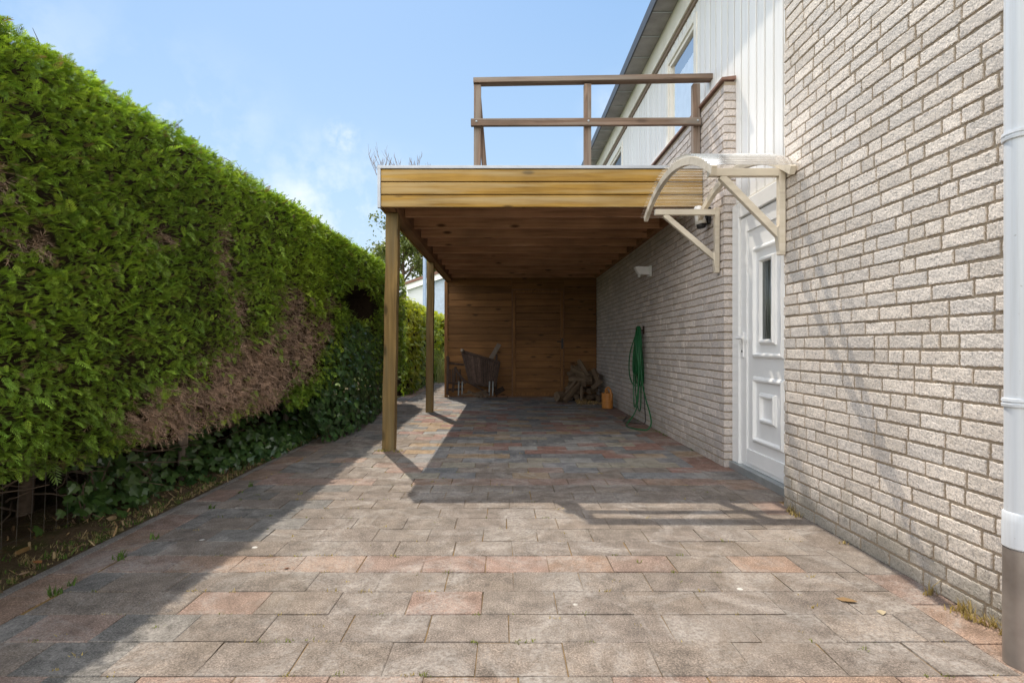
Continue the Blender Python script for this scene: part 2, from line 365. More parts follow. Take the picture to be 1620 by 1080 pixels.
# ------------------------------------------------------------------ ground, paving, soil
g = MB(); g.add([(-300, -40, -.06), (300, -40, -.06), (300, 500, -.06), (-300, 500, -.06)], [(0, 1, 2, 3)])
tag(g.build('ground', M['lawn']), kind='structure')
XL, XR = -2.16, 1.86            # left kerb, wall line
g = MB(); g.add([(XL, -.6, -.005), (2.1, -.6, -.005), (2.1, 18, -.005), (XL, 18, -.005)], [(0, 1, 2, 3)])
tag(g.build('driveway_bed', M['joint']), kind='structure')
GREY = [(.178, .146, .121), (.172, .142, .12), (.186, .152, .126), (.176, .147, .124), (.168, .139, .118)]
PINK = [(.22, .15, .12), (.212, .152, .124), (.23, .158, .118)]
MIX = [(.15, .148, .15), (.12, .12, .125), (.18, .175, .175), (.24, .235, .225), (.225, .13, .105), (.21, .12, .10), (.25, .18, .115), (.15, .15, .15), (.24, .215, .17), (.19, .15, .132)]
def paver_col(x, y, row):
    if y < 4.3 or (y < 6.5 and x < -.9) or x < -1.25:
        q = rng.random()
        if row == 'border': return PINK[rng.integers(3)] if q < .7 else GREY[rng.integers(5)]
        if row in PINKROWS and q < .85: return PINK[rng.integers(3)]
        if q < .04: return PINK[rng.integers(3)]
        c = np.array(GREY[rng.integers(5)])
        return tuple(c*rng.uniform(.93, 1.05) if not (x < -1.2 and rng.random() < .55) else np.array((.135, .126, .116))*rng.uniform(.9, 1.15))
    f = min(1, (y-4.3)/1.2)
    if row == 'border': return [(.19, .11, .09), (.21, .15, .10), (.14, .13, .125), (.20, .12, .095)][rng.integers(4)]
    if rng.random() < f: return MIX[rng.integers(len(MIX))]
    return (MIX+GREY+PINK[:1])[rng.integers(len(MIX)+6)]
PV, PF, PC = [], [], []
def paver(x0, x1, y0, y1, c):
    j = .0013; x0 += j; x1 -= j; y0 += j; y1 -= j; b = .0028
    h = rng.normal(0, .0009); tx, ty = rng.normal(0, .002, 2); cx, cy = (x0+x1)/2, (y0+y1)/2
    base = len(PV); k = rng.uniform(.94, 1.06)
    jx = rng.normal(0, .0015, 8)
    for (x, y, z) in ((x0+b, y0+b, 0), (x1-b, y0+b, 0), (x1-b, y1-b, 0), (x0+b, y1-b, 0), (x0, y0, -.003), (x1, y0, -.003), (x1, y1, -.003), (x0, y1, -.003),
                      (x0, y0, -.05), (x1, y0, -.05), (x1, y1, -.05), (x0, y1, -.05)):
        PV.append((x+jx[len(PV) % 8], y+jx[(len(PV)+3) % 8], z+h+tx*(x-cx)+ty*(y-cy))); PC.append(tuple(q*k for q in c))
    for q in ((0, 1, 2, 3), (4, 5, 1, 0), (5, 6, 2, 1), (6, 7, 3, 2), (7, 4, 0, 3), (8, 9, 5, 4), (9, 10, 6, 5), (10, 11, 7, 6), (11, 8, 4, 7)): PF.append(tuple(base+i for i in q))
D = .2023; Y0 = 915.6/520.5-5*D
PINKROWS = (4, 9, 10+0*5, 17, 26)
PINKROWS = (4, 9, 17)
bl, br = -1.905, 1.655
row = 0; y = Y0
while y < 17.8:
    x = bl - rng.uniform(0, .3)
    if row % 2 == 0: x = bl-.15+rng.normal(0, .02)
    else: x = bl+rng.normal(0, .01)-.3
    wob = .012*math.sin(row*.7)
    while x < br:
        a, b_ = max(x, bl), min(x+.3, br)
        if b_-a > .03:
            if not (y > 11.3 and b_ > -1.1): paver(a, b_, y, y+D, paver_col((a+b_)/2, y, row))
        x += .3
    y += D; row += 1
y = Y0
while y < 17.8:
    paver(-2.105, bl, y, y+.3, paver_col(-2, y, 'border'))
    if y < 11.2: paver(br, XR+(.0 if y < 3.5 else .14 if y < 4.8 else .06), y, y+.3, paver_col(1.75, y, 'border'))
    y += .3
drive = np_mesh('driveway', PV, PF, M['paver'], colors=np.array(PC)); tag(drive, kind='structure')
PV, PF, PC = [], [], []
y = Y0
while y < 17.8:
    paver(-2.16, -2.107, y, y+1.0, (.20, .185, .17)); y += 1.0
tag(np_mesh('kerb', PV, PF, M['paver'], colors=np.array(PC)), kind='structure')
# soil strip under the hedge, uneven
nx, ny = 18, 160; V = []; F = []
for j in range(ny):
    for i in range(nx):
        x = -2.165-i*.12; yy = -.6+j*.12
        V.append((x, yy, -.012+(.03*min(1, i/2)+.035*mnoise.noise(Vector((x*3, yy*3, 0)))+.02*mnoise.noise(Vector((x*9, yy*9, 5)))) * min(1, i*.7)))
for j in range(ny-1):
    for i in range(nx-1): a = j*nx+i; F.append((a+1, a, a+nx, a+nx+1))
tag(np_mesh('soil_bed', V, F, M['soil'], smooth=True), kind='structure')

# ------------------------------------------------------------------ house
house = thing('house', (2.0, 5.0, 0), 'two storey house of pale rough brick with white vertical boarding upstairs and a white door', 'house')
CH = .0695
def brick_run(BV, BF, O, u, n, length, z0, z1, gx, gz, rough, seed):
    r = np.random.default_rng(seed); O = np.array(O, float); u = np.array(u, float); n = np.array(n, float); up = np.array((0, 0, 1.))
    row = 0; z = z0
    while z+.05 <= z1+.001:
        s = -r.uniform(0, .2) if length > .15 else 0
        while s < length-.001:
            L = (.214 if r.random() < .74 else .1) if length > .15 else length+.014
            a, b = max(0, s), min(length, s+L-.014); s += L
            if b-a < .025: continue
            h = CH-.0125
            js = r.normal(0, .0012, 4)
            us = np.r_[a, np.linspace(a+.004, b-.004, gx-2), b]; zs = np.r_[z+js[0], np.linspace(z+js[0]+.004, z+h+js[1]-.004, gz-2), z+h+js[1]]
            base = len(BV); tilt = r.normal(0, .0010)
            G = np.zeros((gz, gx)); G[:] = .0055+tilt
            G += r.normal(0, rough, (gz, gx))+.0006*np.sin(us*r.uniform(25, 60)+r.uniform(0, 6))[None, :]*np.sin(zs*r.uniform(60, 130)+r.uniform(0, 6))[:, None]
            G[0, :] -= .0014; G[-1, :] -= .0014; G[:, 0] -= .0014; G[:, -1] -= .0014
            ju = r.normal(0, .0013, (gz, gx)); jz = r.normal(0, .0013, (gz, gx))
            for j in range(gz):
                for i in range(gx):
                    BV.append(O+u*(us[i]+ju[j, i])+up*(zs[j]+jz[j, i])+n*G[j, i])
            for j in range(gz-1):
                for i in range(gx-1):
                    q = base+j*gx+i; BF.append((q, q+1, q+1+gx, q+gx))
            # sides going back to the mortar
            ring = [(0, i) for i in range(gx)]+[(j, gx-1) for j in range(1, gz)]+[(gz-1, i) for i in range(gx-2, -1, -1)]+[(j, 0) for j in range(gz-2, 0, -1)]
            rb = len(BV)
            for (j, i) in ring: BV.append(O+u*us[i]+up*zs[j]-n*.012)
            m = len(ring)
            for k in range(m):
                j, i = ring[k]; j2, i2 = ring[(k+1) % m]
                BF.append((base+j2*gx+i2, base+j*gx+i, rb+k, rb+(k+1) % m))
        z += CH; row += 1
ZT = 3.36
NW0, NW1, NX = -1.0, 3.64, 1.85             # near wall
FW0, FW1, FX = 4.81, 11.6, 1.92             # far wall
CX = 2.02                                   # boarding plane
BV, BF = [], []
brick_run(BV, BF, (NX, 1.2, .0), (0, 1, 0), (-1, 0, 0), NW1-1.2, 0, ZT, 26, 10, .00045, 3)
brick_run(BV, BF, (NX, NW0, .0), (0, 1, 0), (-1, 0, 0), 2.19, 0, ZT, 6, 4, .001, 13)
brick_run(BV, BF, (NX+.012, NW1-.004, 0), (1, 0, 0), (0, 1, 0), .1, 0, ZT, 5, 4, .001, 5)
nb = np_mesh('brick_wall', BV, BF, M['brick'], house); nb['label'] = 'near stretch of pale rough brick wall beside the downpipe'
g = MB(); g.box((NX+.0012, NW0, -.05), (NX+.16, NW1-.004, ZT)); g.build('mortar', M['mortar'], nb)
BV, BF = [], []
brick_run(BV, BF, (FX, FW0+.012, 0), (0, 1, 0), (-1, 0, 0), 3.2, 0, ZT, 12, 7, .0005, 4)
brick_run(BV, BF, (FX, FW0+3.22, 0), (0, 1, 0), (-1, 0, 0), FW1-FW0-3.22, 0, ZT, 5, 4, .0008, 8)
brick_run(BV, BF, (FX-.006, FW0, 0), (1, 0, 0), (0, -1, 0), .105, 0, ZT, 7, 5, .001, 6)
fb = np_mesh('brick_wall', BV, BF, M['brick_far'], house); fb['label'] = 'shaded brick wall running back under the carport'
g = MB(); g.box((FX+.0012, FW0+.003, -.05), (FX+.14, FW1, ZT)); g.build('mortar', M['mortar'], fb)
# coping tiles on both walls
for (a, b, x, nm) in ((NW0, NW1+.03, NX, 'near'), (FW0-.02, FW1, FX, 'far')):
    g = MB(); yy = a
    while yy < b-.02:
        e = min(yy+.24, b); x1 = (CX-.006) if nm == 'far' else NX+.2
        g.prism([(x-.03, ZT+.006), (x1, ZT+.012), (x1, ZT+.045), (x-.03, ZT+.03)], 1, yy, e-.004); yy += .24
    g.build('coping', M['coping'], house, bevel=.003)
# boarding
g = MB(); yy = 3.0
wins = [(5.86, 6.78, 3.0, 4.56), (9.5, 10.8, 3.0, 4.56)]
while yy < 16:
    e = yy+.142
    segs = [(2.275 if yy < FW0+.05 else 2.6, 4.72)]
    for (a, b, z0, z1) in wins:
        if yy > a-.09 and e < b+.09: segs = [(2.6, z0), (z1, 4.72)]
    for z0, z1 in segs:
        g.box((CX, yy+.011, z0), (CX+.03, e-.011, z1))
    yy = e
g.build('boarding', M['board'], house, bevel=.004)
g = MB(); g.box((CX+.022, 3.0, 2.275), (CX+.05, 5.7, 4.72)); g.box((CX+.022, 6.94, 2.6), (CX+.05, 9.36, 4.72)); g.box((CX+.022, 10.95, 2.6), (CX+.05, 16, 4.72))
g.build('board_backing', M['groove'], house)
g = MB(); g.box((CX-.028, 3.65, 2.255), (CX+.02, 4.80, 2.275)); g.build('sill_strip', M['cream'], house)
for (a, b, z0, z1) in wins:
    f = MB(); w = .06; x0, x1 = CX-.012, CX+.06
    f.box((x0, a-.085, z0), (x1, a, z1)); f.box((x0, b, z0), (x1, b+.085, z1)); f.box((x0, a, z1-w), (x1, b, z1)); f.box((x0, a, z0), (x1, b, z0+w))
    f.box((x0+.02, a, z0+w), (x1-.01, a+.045, z1-w)); f.box((x0+.02, b-.045, z0+w), (x1-.01, b, z1-w)); f.box((x0+.02, a+.045, z1-w-.045), (x1-.01, b-.045, z1-w))
    wo_ = f.build('window', M['cream'], house, bevel=.004)
    p = MB(); q0, q1, q2, q3 = a+.045, b-.045, z0+w, z1-w-.045; p.add([(CX+.033, q0, q2), (CX+.033, q1, q2), (CX+.033, q1, q3), (CX+.033, q0, q3)], [(0, 1, 2, 3)]); p.build('pane', M['glass'], wo_)
    p = MB()
    n = 26; vs = []
    for i in range(n+1):
        yy = a+(b-a)*i/n; vs += [(CX+.054+.003*math.sin(i*1.9), yy, z0), (CX+.054+.003*math.sin(i*1.9), yy, 4.27)]
    p.add(vs, [(2*i, 2*i+2, 2*i+3, 2*i+1) for i in range(n)]); p.build('blind', M['curtain'], wo_, smooth=True)
# eaves: fascia, box gutter, roof
g = MB(); g.box((1.975, 3.9, 4.71), (2.0, 16, 5.02)); g.build('eaves_board', M['cream'], house, bevel=.004)
g = MB(); g.box((2.0, 3.9, 4.655), (CX+.05, 16, 4.72)); g.build('soffit', M['brown_paint'], house)
gut = MB(); yy = 3.95
while yy < 16:
    gut.box((1.735, yy, 4.97), (1.972, yy+.498, 4.985)); yy += .504
gu = gut.build('gutter', M['gutter'], house, bevel=.002)
g = MB(); g.box((1.715, 3.9, 4.963), (1.735, 16, 5.10)); g.build('gutter_lip', M['gutter_dark'], gu)
g = MB(); yy = 3.95
while yy < 15:
    g = MB(); g.box((1.736, yy-.009, 4.962), (1.97, yy+.003, 4.969)); g.build('gutter_joint', M['galv'], gu); yy += .504
g = MB(); g.prism([(1.75, 5.0), (6.5, 8.0), (6.5, 8.12), (1.74, 5.12)], 1, 3.9, 16); g.build('roof', M['roof_tile'], house)
# interior body so no light leaks through
g = MB(); g.box((CX+.3, NW0, -.05), (6.5, 3.62, 3.3)); g.box((CX+.3, 3.64, -.05), (6.5, 16, 4.9)); g.build('inner_wall', M['room'], house)
g = MB(); g.box((FX+.15, 4.78, -.04), (CX+.29, 16, 2.598)); g.build('inner_lining', M['room'], house)

# front door
DX = 2.0; dy0, dy1 = 3.73, 4.663
dr = MB(); dr.box((DX+.012, dy0, .06), (DX+.06, dy1, 2.13))
for (a, b, c, d_) in ((dy0+.004, dy0+.115, .09, 2.12), (dy1-.11, dy1-.004, .09, 2.12)): dr.box((DX, a, c), (DX+.013, b, d_))
dr.box((DX, dy0+.1155, .09), (DX+.013, dy1-.1105, .21)); dr.box((DX, dy0+.1155, 1.995), (DX+.013, dy1-.1105, 2.12))
door = dr.build('door', M['white_pvc'], house, bevel=.004)
f = MB(); f.box((DX-.018, dy1+.004, .06), (DX+.07, FW0-.012, 2.26)); f.box((DX-.018, 3.6, .06), (DX+.07, dy0-.004, 2.26)); f.box((DX-.018, dy0-.0035, 2.135), (DX+.07, dy1+.0035, 2.255))
f.build('door_frame', M['white_pvc'], door, bevel=.005)
def moulding(y0, y1, z0, z1, w, h):
    m = MB(); P = [(0, 0), (.18, .5), (.3, .55), (.42, 1), (.7, 1), (.82, .55), (1, 0)]
    for (ax, bx) in (('h', z0), ('h', z1), ('v', y0), ('v', y1)): pass
    def ring(t, hh): return [(DX+.012-hh, y0+t, z0+t), (DX+.012-hh, y1-t, z0+t), (DX+.012-hh, y1-t, z1-t), (DX+.012-hh, y0+t, z1-t)]
    vs = []; fs = []
    for t_, hh in P: vs += ring(t_*w, hh*h)
    for i in range(len(P)-1):
        for k in range(4): fs.append((i*4+k, i*4+(k+1) % 4, (i+1)*4+(k+1) % 4, (i+1)*4+k))
    m.add(vs, fs); return m
for (a, b, c, d_, w, h) in ((3.945, 4.447, .955, 1.845, .045, .024), (3.945, 4.447, .28, .81, .045, .024), (4.065, 4.327, 1.06, 1.75, .05, .03), (4.065, 4.327, .45, .69, .045, .026)):
    moulding(a, b, c, d_, w, h).build('moulding', M['white_pvc'], door)
g = MB(); g.box((DX+.004, 4.112, 1.105), (DX+.0115, 4.28, 1.705)); g.build('door_pane', M['door_glass'], door)
g = MB(); g.box((DX-.012, 4.595, .96), (DX-.0005, 4.63, 1.17)); g.tube([(DX-.01, 4.612, 1.12), (DX-.055, 4.612, 1.12), (DX-.06, 4.60, 1.12), (DX-.06, 4.49, 1.12)], .011, 10)
g.build('door_handle', M['white_pvc'], door, bevel=.003)
g = MB(); g.lathe([(.009, 0), (.009, .004)], (DX-.012, 4.612, 1.01), 12, (-1, 0, 0)); g.build('keyhole', M['black'], door)
g = MB(); g.box((DX-.045, 3.6, -.02), (DX+.06, FW0-.012, .058)); g.build('threshold', M['galv'], door, bevel=.004)

# ------------------------------------------------------------------ door canopy
can = thing('door_canopy', (1.9, 4.3, 2.2), 'arched clear corrugated canopy on cream timber brackets above the white door', 'canopy')
yc, half, zb, rise = 4.30, .875, 2.205, .255
RR = (half**2+rise**2)/(2*rise); amax = math.asin(half/RR); zc = zb+rise-RR
def arc(a, r=RR): return yc+r*math.sin(a), zc+r*math.cos(a)+.045*r*math.sin(a)
n = 420; vs = []; waves = 34
for i in range(n+1):
    a = -amax+2*amax*i/n; r = RR+.0065*math.sin(2*math.pi*waves*i/n)
    yy, zz = arc(a, r+.012)
    vs += [(1.275, yy, zz), (1.84, yy, zz)]
g = MB(); g.add(vs, [(2*i, 2*i+2, 2*i+3, 2*i+1) for i in range(n)]); g.build('roof_sheet', M['sheet'], can, smooth=True, fixn=False)
def rib(x0, x1, amx=amax*.97, dpt=.058):
    m = MB(); k = 40; vs = []
    for i in range(k+1):
        a = -amx+2*amx*i/k
        for r in (RR-.002, RR-dpt):
            y_, z_ = arc(a, r)
            vs += [(x0, y_, z_), (x1, y_, z_)]
    fs = []
    for i in range(k):
        b = i*4; fs += [(b, b+1, b+5, b+4), (b+2, b+6, b+7, b+3), (b, b+4, b+6, b+2), (b+1, b+3, b+7, b+5)]
    fs += [(0, 2, 3, 1), (k*4, k*4+1, k*4+3, k*4+2)]
    return m.add(vs, fs)
rib(1.30, 1.335).build('front_rib', M['canopy_wood'], can, bevel=.003)
rib(1.795, 1.832).build('rear_rib', M['canopy_wood'], can, bevel=.003)
for (yb, xw, z) in ((3.62, NX-.014, 2.21), (4.90, FX-.014, 2.262)):
    b = MB(); b.bar((xw-.04, yb, z-.022), (1.337, yb, z-.022), .045, .05); br_ = b.build('bracket', M['canopy_wood'], can, bevel=.003)
    b = MB(); b.prism([(yb-.0225, z+.02), (yb+.0225, z+.02), (yb+.0225, z-.54), (yb+.02, z-.56), (yb-.02, z-.56), (yb-.0225, z-.54)], 0, xw-.04, xw); b.build('leg', M['canopy_wood'], br_, bevel=.003)
    b = MB(); b.prism([(xw-.042, z-.37), (xw-.058, z-.385), (xw-.05, z-.46), (xw-.0395, z-.54)], 1, yb-.02, yb+.02); b.build('leg_foot', M['canopy_wood'], br_)
    b = MB(); b.bar((1.42, yb, z-.045), (xw-.035, yb, z-.43), .038, .045); b.build('brace', M['canopy_wood'], br_, bevel=.003)
# ------------------------------------------------------------------ downpipe
dp = thing('downpipe', (1.715, 1.82, 0), 'grey white rainwater pipe with steel lower section standing against the near brick wall', 'downpipe')
g = MB(); g.lathe([(.05, .47), (.05, 3.6)], (1.715, 1.82, 0), 40); g.build('pipe', M['pipe'], dp, smooth=True).data.set_sharp_from_angle(angle=R(40))
g = MB(); g.lathe([(.051, .385), (.056, .39), (.056, .465), (.055, .47), (.055, .50), (.051, .505)], (1.715, 1.82, 0), 40); g.build('collar', M['pipe'], dp, smooth=True).data.set_sharp_from_angle(angle=R(40))
g = MB(); g.lathe([(.054, -.03), (.054, .384)], (1.715, 1.82, 0), 40); g.build('steel_section', M['pipe_metal'], dp, smooth=True).data.set_sharp_from_angle(angle=R(40))
for z in (1.745, .865):
    g = MB(); g.lathe([(.051, -.014), (.056, -.013), (.057, -.004), (.053, -.001), (.053, .001), (.057, .004), (.056, .013), (.051, .014)], (1.715, 1.82, z), 40)
    g.bar((1.76, 1.82, z), (1.846, 1.82, z), .012, .02); g.build('pipe_clip', M['pipe'], dp)

# ------------------------------------------------------------------ carport
cp = thing('carport', (.3, 8.3, 0), 'timber flat roofed carport on two posts against the brick house wall', 'carport')
YF, XC = 5.30, -1.216; ZB, ZTOP = 2.387, 2.788
hh = (ZTOP-.032-ZB)/3
for k in range(3):
    g = MB(); z0 = ZB+k*hh; g.prism([(YF, z0+.005), (YF+.001, z0+hh-.010), (YF+.010, z0+hh-.003), (YF+.03, z0+hh-.002), (YF+.03, z0+.004)], 0, XC+.03, FX-.015)
    g.build('fascia_board', M['fascia'], cp)
g = MB(); g.box((XC+.028, YF+.031, ZB+.002), (FX-.02, YF+.05, ZTOP-.035)); g.build('fascia_backing', M['deck'], cp)
for k in range(3):
    g = MB(); z0 = ZB+k*hh; g.box((XC+.006, YF+.03, z0+.003), (XC+.028, 11.9, z0+hh-.003)); g.build('side_board', M['side_fascia'], cp)
g = MB(); g.box((XC-.004, YF-.008, ZTOP-.03), (FX-.013, YF+.05, ZTOP)); g.box((XC-.004, YF+.0505, ZTOP-.03), (XC+.05, 11.9, ZTOP)); g.box((XC-.004, YF-.008, ZB-.006), (XC+.026, YF+.029, ZTOP-.0305))
g.build('roof_edging', M['alu'], cp, bevel=.003)
g = MB(); x = XC+.06
while x < FX-.1: g.box((x, YF+.06, 2.63), (min(x+.136, FX-.02), 11.9, 2.652)); x += .14
g.build('roof_deck', M['deck'], cp)
g = MB(); g.box((XC+.052, YF+.052, 2.655), (FX-.014, 11.9, 2.765)); g.build('roof_felt', M['roof_tile'], cp)
for k in range(11):
    yj = 5.42+k*.585+random.uniform(-.01, .01)
    g = MB(); g.bar((-1.08, yj, 2.545+random.uniform(-.004, .004)), (FX-.03, yj, 2.545), .06, .168); g.build('joist', M['joist'], cp, bevel=.003)
g = MB(); g.box((-1.185, 5.40, 2.40), (-1.085, 11.8, 2.60)); g.build('side_beam', M['beam'], cp, bevel=.004)
g = MB(); g.box((FX-.075, 5.46, 2.462), (FX-.014, 11.8, 2.60)); g.build('wall_plate', M['beam'], cp)
for (x, y_, w, l) in ((-1.155, 5.61, .125, .004), (-1.185, 8.87, .115, 0)):
    g = MB(); nseg = 14; vs = []; fs = []
    for i in range(nseg+1):
        z = -.02+2.418*i/nseg; dx = .0 + (.045 if l else .02)*(i/nseg) + .003*math.sin(i*1.3)
        vs += [(x+dx-w/2-.02, y_-w/2, z), (x+dx+w/2-.02, y_-w/2, z), (x+dx+w/2-.02, y_+w/2, z), (x+dx-w/2-.02, y_+w/2, z)]
    for i in range(nseg):
        for k in range(4): fs.append((i*4+k, i*4+(k+1) % 4, i*4+4+(k+1) % 4, i*4+4+k))
    fs += [(0, 3, 2, 1), tuple(nseg*4+k for k in range(4))]
    g.add(vs, fs); g.build('post', M['post_wood'], cp, bevel=.006)

# ------------------------------------------------------------------ railing on the roof
rl = thing('railing', (.8, 5.4, ZTOP-.03), 'weathered brown timber railing standing on the flat carport roof', 'railing')
YR = 5.40
for (x, nm) in ((-.265, 'post'), (.812, 'post'), (1.872, 'post')):
    g = MB()
    if x < 0: g.bar((x, YR, 2.72), (x+.002, YR, 3.60), .068, .068, (0, 1, 0))
    else: g.bar((x, YR, 2.72), (x, YR, 3.61), .068, .068, (0, 1, 0))
    g.build('post', M['rail_v'], rl, bevel=.004)
g = MB(); g.bar((-.19, YR+.075, 2.72), (-.262, YR+.06, 3.6), .05, .06, (0, 1, 0)); g.build('brace', M['rail_v'], rl, bevel=.004)
g = MB(); g.bar((-.302, YR-.01, 3.632), (2.045, YR-.01, 3.672), .10, .05); g.build('top_rail', M['rail'], rl, bevel=.005)
g = MB(); g.bar((-.325, YR-.058, 3.215), (1.90, YR-.058, 3.225), .045, .07); g.build('middle_rail', M['rail'], rl, bevel=.005)
for (x, z) in ((-.27, 3.22), (.812, 3.225), (1.868, 3.23)):
    g = MB(); g.lathe([(.011, 0), (.011, .004), (.005, .009)], (x, YR-.0805, z), 10, (0, -1, 0)); g.build('bolt', M['galv'], rl)
g = MB(); g.box((1.88, YR+.036, 3.12), (FX-.012, YR+.10, 3.21)); g.build('wall_block', M['rail_v'], rl)
g = MB(); g.box((1.88, YR+.036, 2.79), (FX-.012, YR+.09, 2.87)); g.build('wall_block', M['rail_v'], rl)
# dry weeds on the roof
def weed(x, y, hgt, n, lean):
    m = MB()
    for k in range(n):
        a = random.uniform(-.5, .5)+lean; p = Vector((x+random.uniform(-.03, .03), y+random.uniform(-.03, .03), ZTOP-.03)); pts = [p.copy()]; h = hgt*random.uniform(.35, 1)
        for i in range(6):
            p = p+Vector((a*.09*h/.35+random.uniform(-.008, .008), random.uniform(-.01, .01), h/6)); a += random.uniform(-.25, .12)*(1 if a > 0 else -1)*.5; pts.append(p.copy())
        m.tube(pts, [.0028*(1-i/8) for i in range(7)], 5)
        for j in (2, 3, 4):
            q = pts[j]; s = random.choice((-1, 1))
            m.tube([q, q+Vector((s*.015, 0, .03)), q+Vector((s*.02, 0, .06))], [.002, .0016, .001], 4)
    return m
M['weed'] = flat('dry_weed', (.20, .13, .08), .8)
for i, (px, h, n, ln, lb) in enumerate(((598, .40, 3, -.5, 'thin dry weed leaning out over the left corner of the carport roof'), (610, .33, 7, -.15, 'densest clump of dry weed stalks near the carport roof corner'),
        (624, .2, 4, .05, 'small pale dry weed between the dense clump and the tall single stalk'), (640, .38, 2, -.25, 'tall single dry stalk growing on the carport roof'), (656, .27, 6, -.1, 'red brown clump of dry weeds right of the tall single stalk'), (676, .10, 3, .4, 'short dry weed sprig furthest from the carport roof corner'))):
    y_ = 5.5; o = weed((px-798)/872*y_, y_, h, n, ln).build('dry_weed', M['weed']); tag(o, lb, 'weed', 'dry weeds on the carport roof')

# ------------------------------------------------------------------ shed at the back
YS = 11.42
sh = thing('shed', (.35, YS, 0), 'brown timber boarded shed with a plank door at the back of the carport', 'shed')
bh = .142
def boards(x0, x1, z0, z1, y_, d=.018):
    m = MB(); z = z0
    while z < z1-.01:
        e = min(z+bh, z1); m.prism([(y_, z+.003), (y_, e-.016), (y_+.010, e-.006), (y_+d, e-.005), (y_+d, z+.003)], 0, x0, x1); z += bh
    return m
boards(-1.17, .15, .03, 2.6, YS).build('wall', M['shed'], sh)
boards(1.24, FX-.015, .03, 2.6, YS).build('wall', M['shed'], sh)
boards(.153, 1.237, 2.235, 2.6, YS).build('wall', M['shed'], sh)
g = MB(); g.box((-1.15, YS+.02, 0), (FX-.02, YS+.05, 2.6)); g.box((-1.15, YS+.052, 0), (-1.12, 14.5, 2.6)); g.box((-1.15, 14.5, 0), (FX, 14.53, 2.6)); g.build('lining', M['deck'], sh)
m = MB(); z = .03
while z < 2.58: m.box((-1.175, YS+.03, z+.003), (-1.151, 14.5, z+bh-.004)); z += bh
m.build('side_wall', M['side_fascia'], sh)
g = MB(); g.box((-1.24, YS-.03, 0), (-1.172, YS+.04, 2.40)); g.build('corner_post', M['shed_v'], sh, bevel=.004)
dd = boards(.235, 1.155, .05, 2.155, YS-.004, .015).build('door', M['shed'], sh)
g = MB(); g.box((.175, YS-.026, .03), (.227, YS-.006, 2.215)); g.box((1.163, YS-.026, .03), (1.215, YS-.006, 2.215)); g.box((.2275, YS-.026, 2.163), (1.1625, YS-.006, 2.215)); g.box((.2325, YS-.02, .03), (1.1575, YS-.006, .1)); g.build('door_frame', M['shed_v'], dd, bevel=.003)
g = MB(); g.box((1.175, YS-.03, 1.0), (1.21, YS-.0225, 1.22)); g.tube([(1.19, YS-.03, 1.15), (1.19, YS-.08, 1.15), (1.08, YS-.085, 1.15)], .011, 8); g.build('handle', M['black'], dd)
g = MB(); g.box((-1.2, YS+.02, 2.655), (FX-.012, 14.6, 2.75)); g.build('roof', M['roof_tile'], sh)

# ------------------------------------------------------------------ things on the brick wall
sl_ = thing('security_light', (FX, 7.2, 2.04), 'white box shaped security light on the brick wall above the green hose', 'wall light')
g = MB(); g.box((FX-.035, 7.13, 1.96), (FX-.012, 7.27, 2.10)); g.build('back_plate', M['white_pvc'], sl_, bevel=.006)
g = MB(); g.prism([(FX-.036, 1.985), (FX-.17, 1.99), (FX-.195, 2.03), (FX-.225, 2.085), (FX-.20, 2.09), (FX-.036, 2.085)], 1, 7.15, 7.25); g.build('lamp_body', M['white_pvc'], sl_, bevel=.006)
g = MB(); g.lathe([(.02, 0), (.02, .03), (.012, .04)], (FX-.155, 7.2, 1.99), 14, (-.35, 0, -1)); g.build('sensor', M['lens'], sl_, smooth=True)
wl = thing('wall_lamp', (FX, 5.14, 2.3), 'white cone lamp with dark end fixed under the door canopy', 'wall light')
g = MB(); g.box((FX-.03, 5.10, 2.19), (FX-.008, 5.20, 2.34)); g.tube([(FX-.03, 5.15, 2.24), (FX-.075, 5.15, 2.235)], .018, 10); g.build('wall_bracket', M['black'], wl, bevel=.004)
g = MB(); g.lathe([(.025, 0), (.036, .013), (.042, .08), (.054, .17)], (FX-.115, 5.15, 2.36), 24, (.18, 0, -1)); g.build('lamp_shade', M['white_pvc'], wl, smooth=True)
g = MB(); g.lathe([(.042, 0), (.042, .028), (.03, .04)], (FX-.084, 5.15, 2.192), 24, (.18, 0, -1)); g.build('lamp_base', M['black'], wl, smooth=True)

hk = MB(); hk.tube([(FX-.012, 7.55, 1.27), (FX-.10, 7.55, 1.27), (FX-.12, 7.55, 1.30)], .008, 8); hk.box((FX-.018, 7.52, 1.22), (FX-.01, 7.58, 1.33))
tag(hk.build('wall_hook', M['rust']), 'small iron hook on the brick wall carrying the coiled green hose', 'hook')
h = MB(); xh = FX-.055
def loop(yc_, w, zt, zb_, x, ph=0):
    pts = []
    for i in range(33):
        a = 2*math.pi*i/32; s = math.sin(a)
        z = (zt+zb_)/2+(zt-zb_)/2*math.cos(a); wid = w*(.35+.65*((zt-z)/(zt-zb_)))
        q_ = .35+.65*min(1, (zt-z)/.3); pts.append((xh-.02+(x-xh+.02)*q_+.012*math.sin(a*2+ph), 7.58+(yc_-7.58)*q_+wid*s+.02*math.cos(a+ph), z))
    return pts
for k in range(12):
    h.tube(loop(7.57+random.uniform(-.06, .06), random.uniform(.06, .26), 1.325-random.uniform(0, .03), random.uniform(.48, .68), xh+.02-.016*(k % 7), k), .0085, 8)
h.tube(loop(7.66, .40, 1.28, .50, xh-.06, 1), .0085, 8)
h.tube(loop(7.60, .26, 1.31, .16, xh-.015, 2), .0085, 8)
h.tube(loop(7.52, .2, 1.30, .22, xh-.075, 4), .0085, 8)
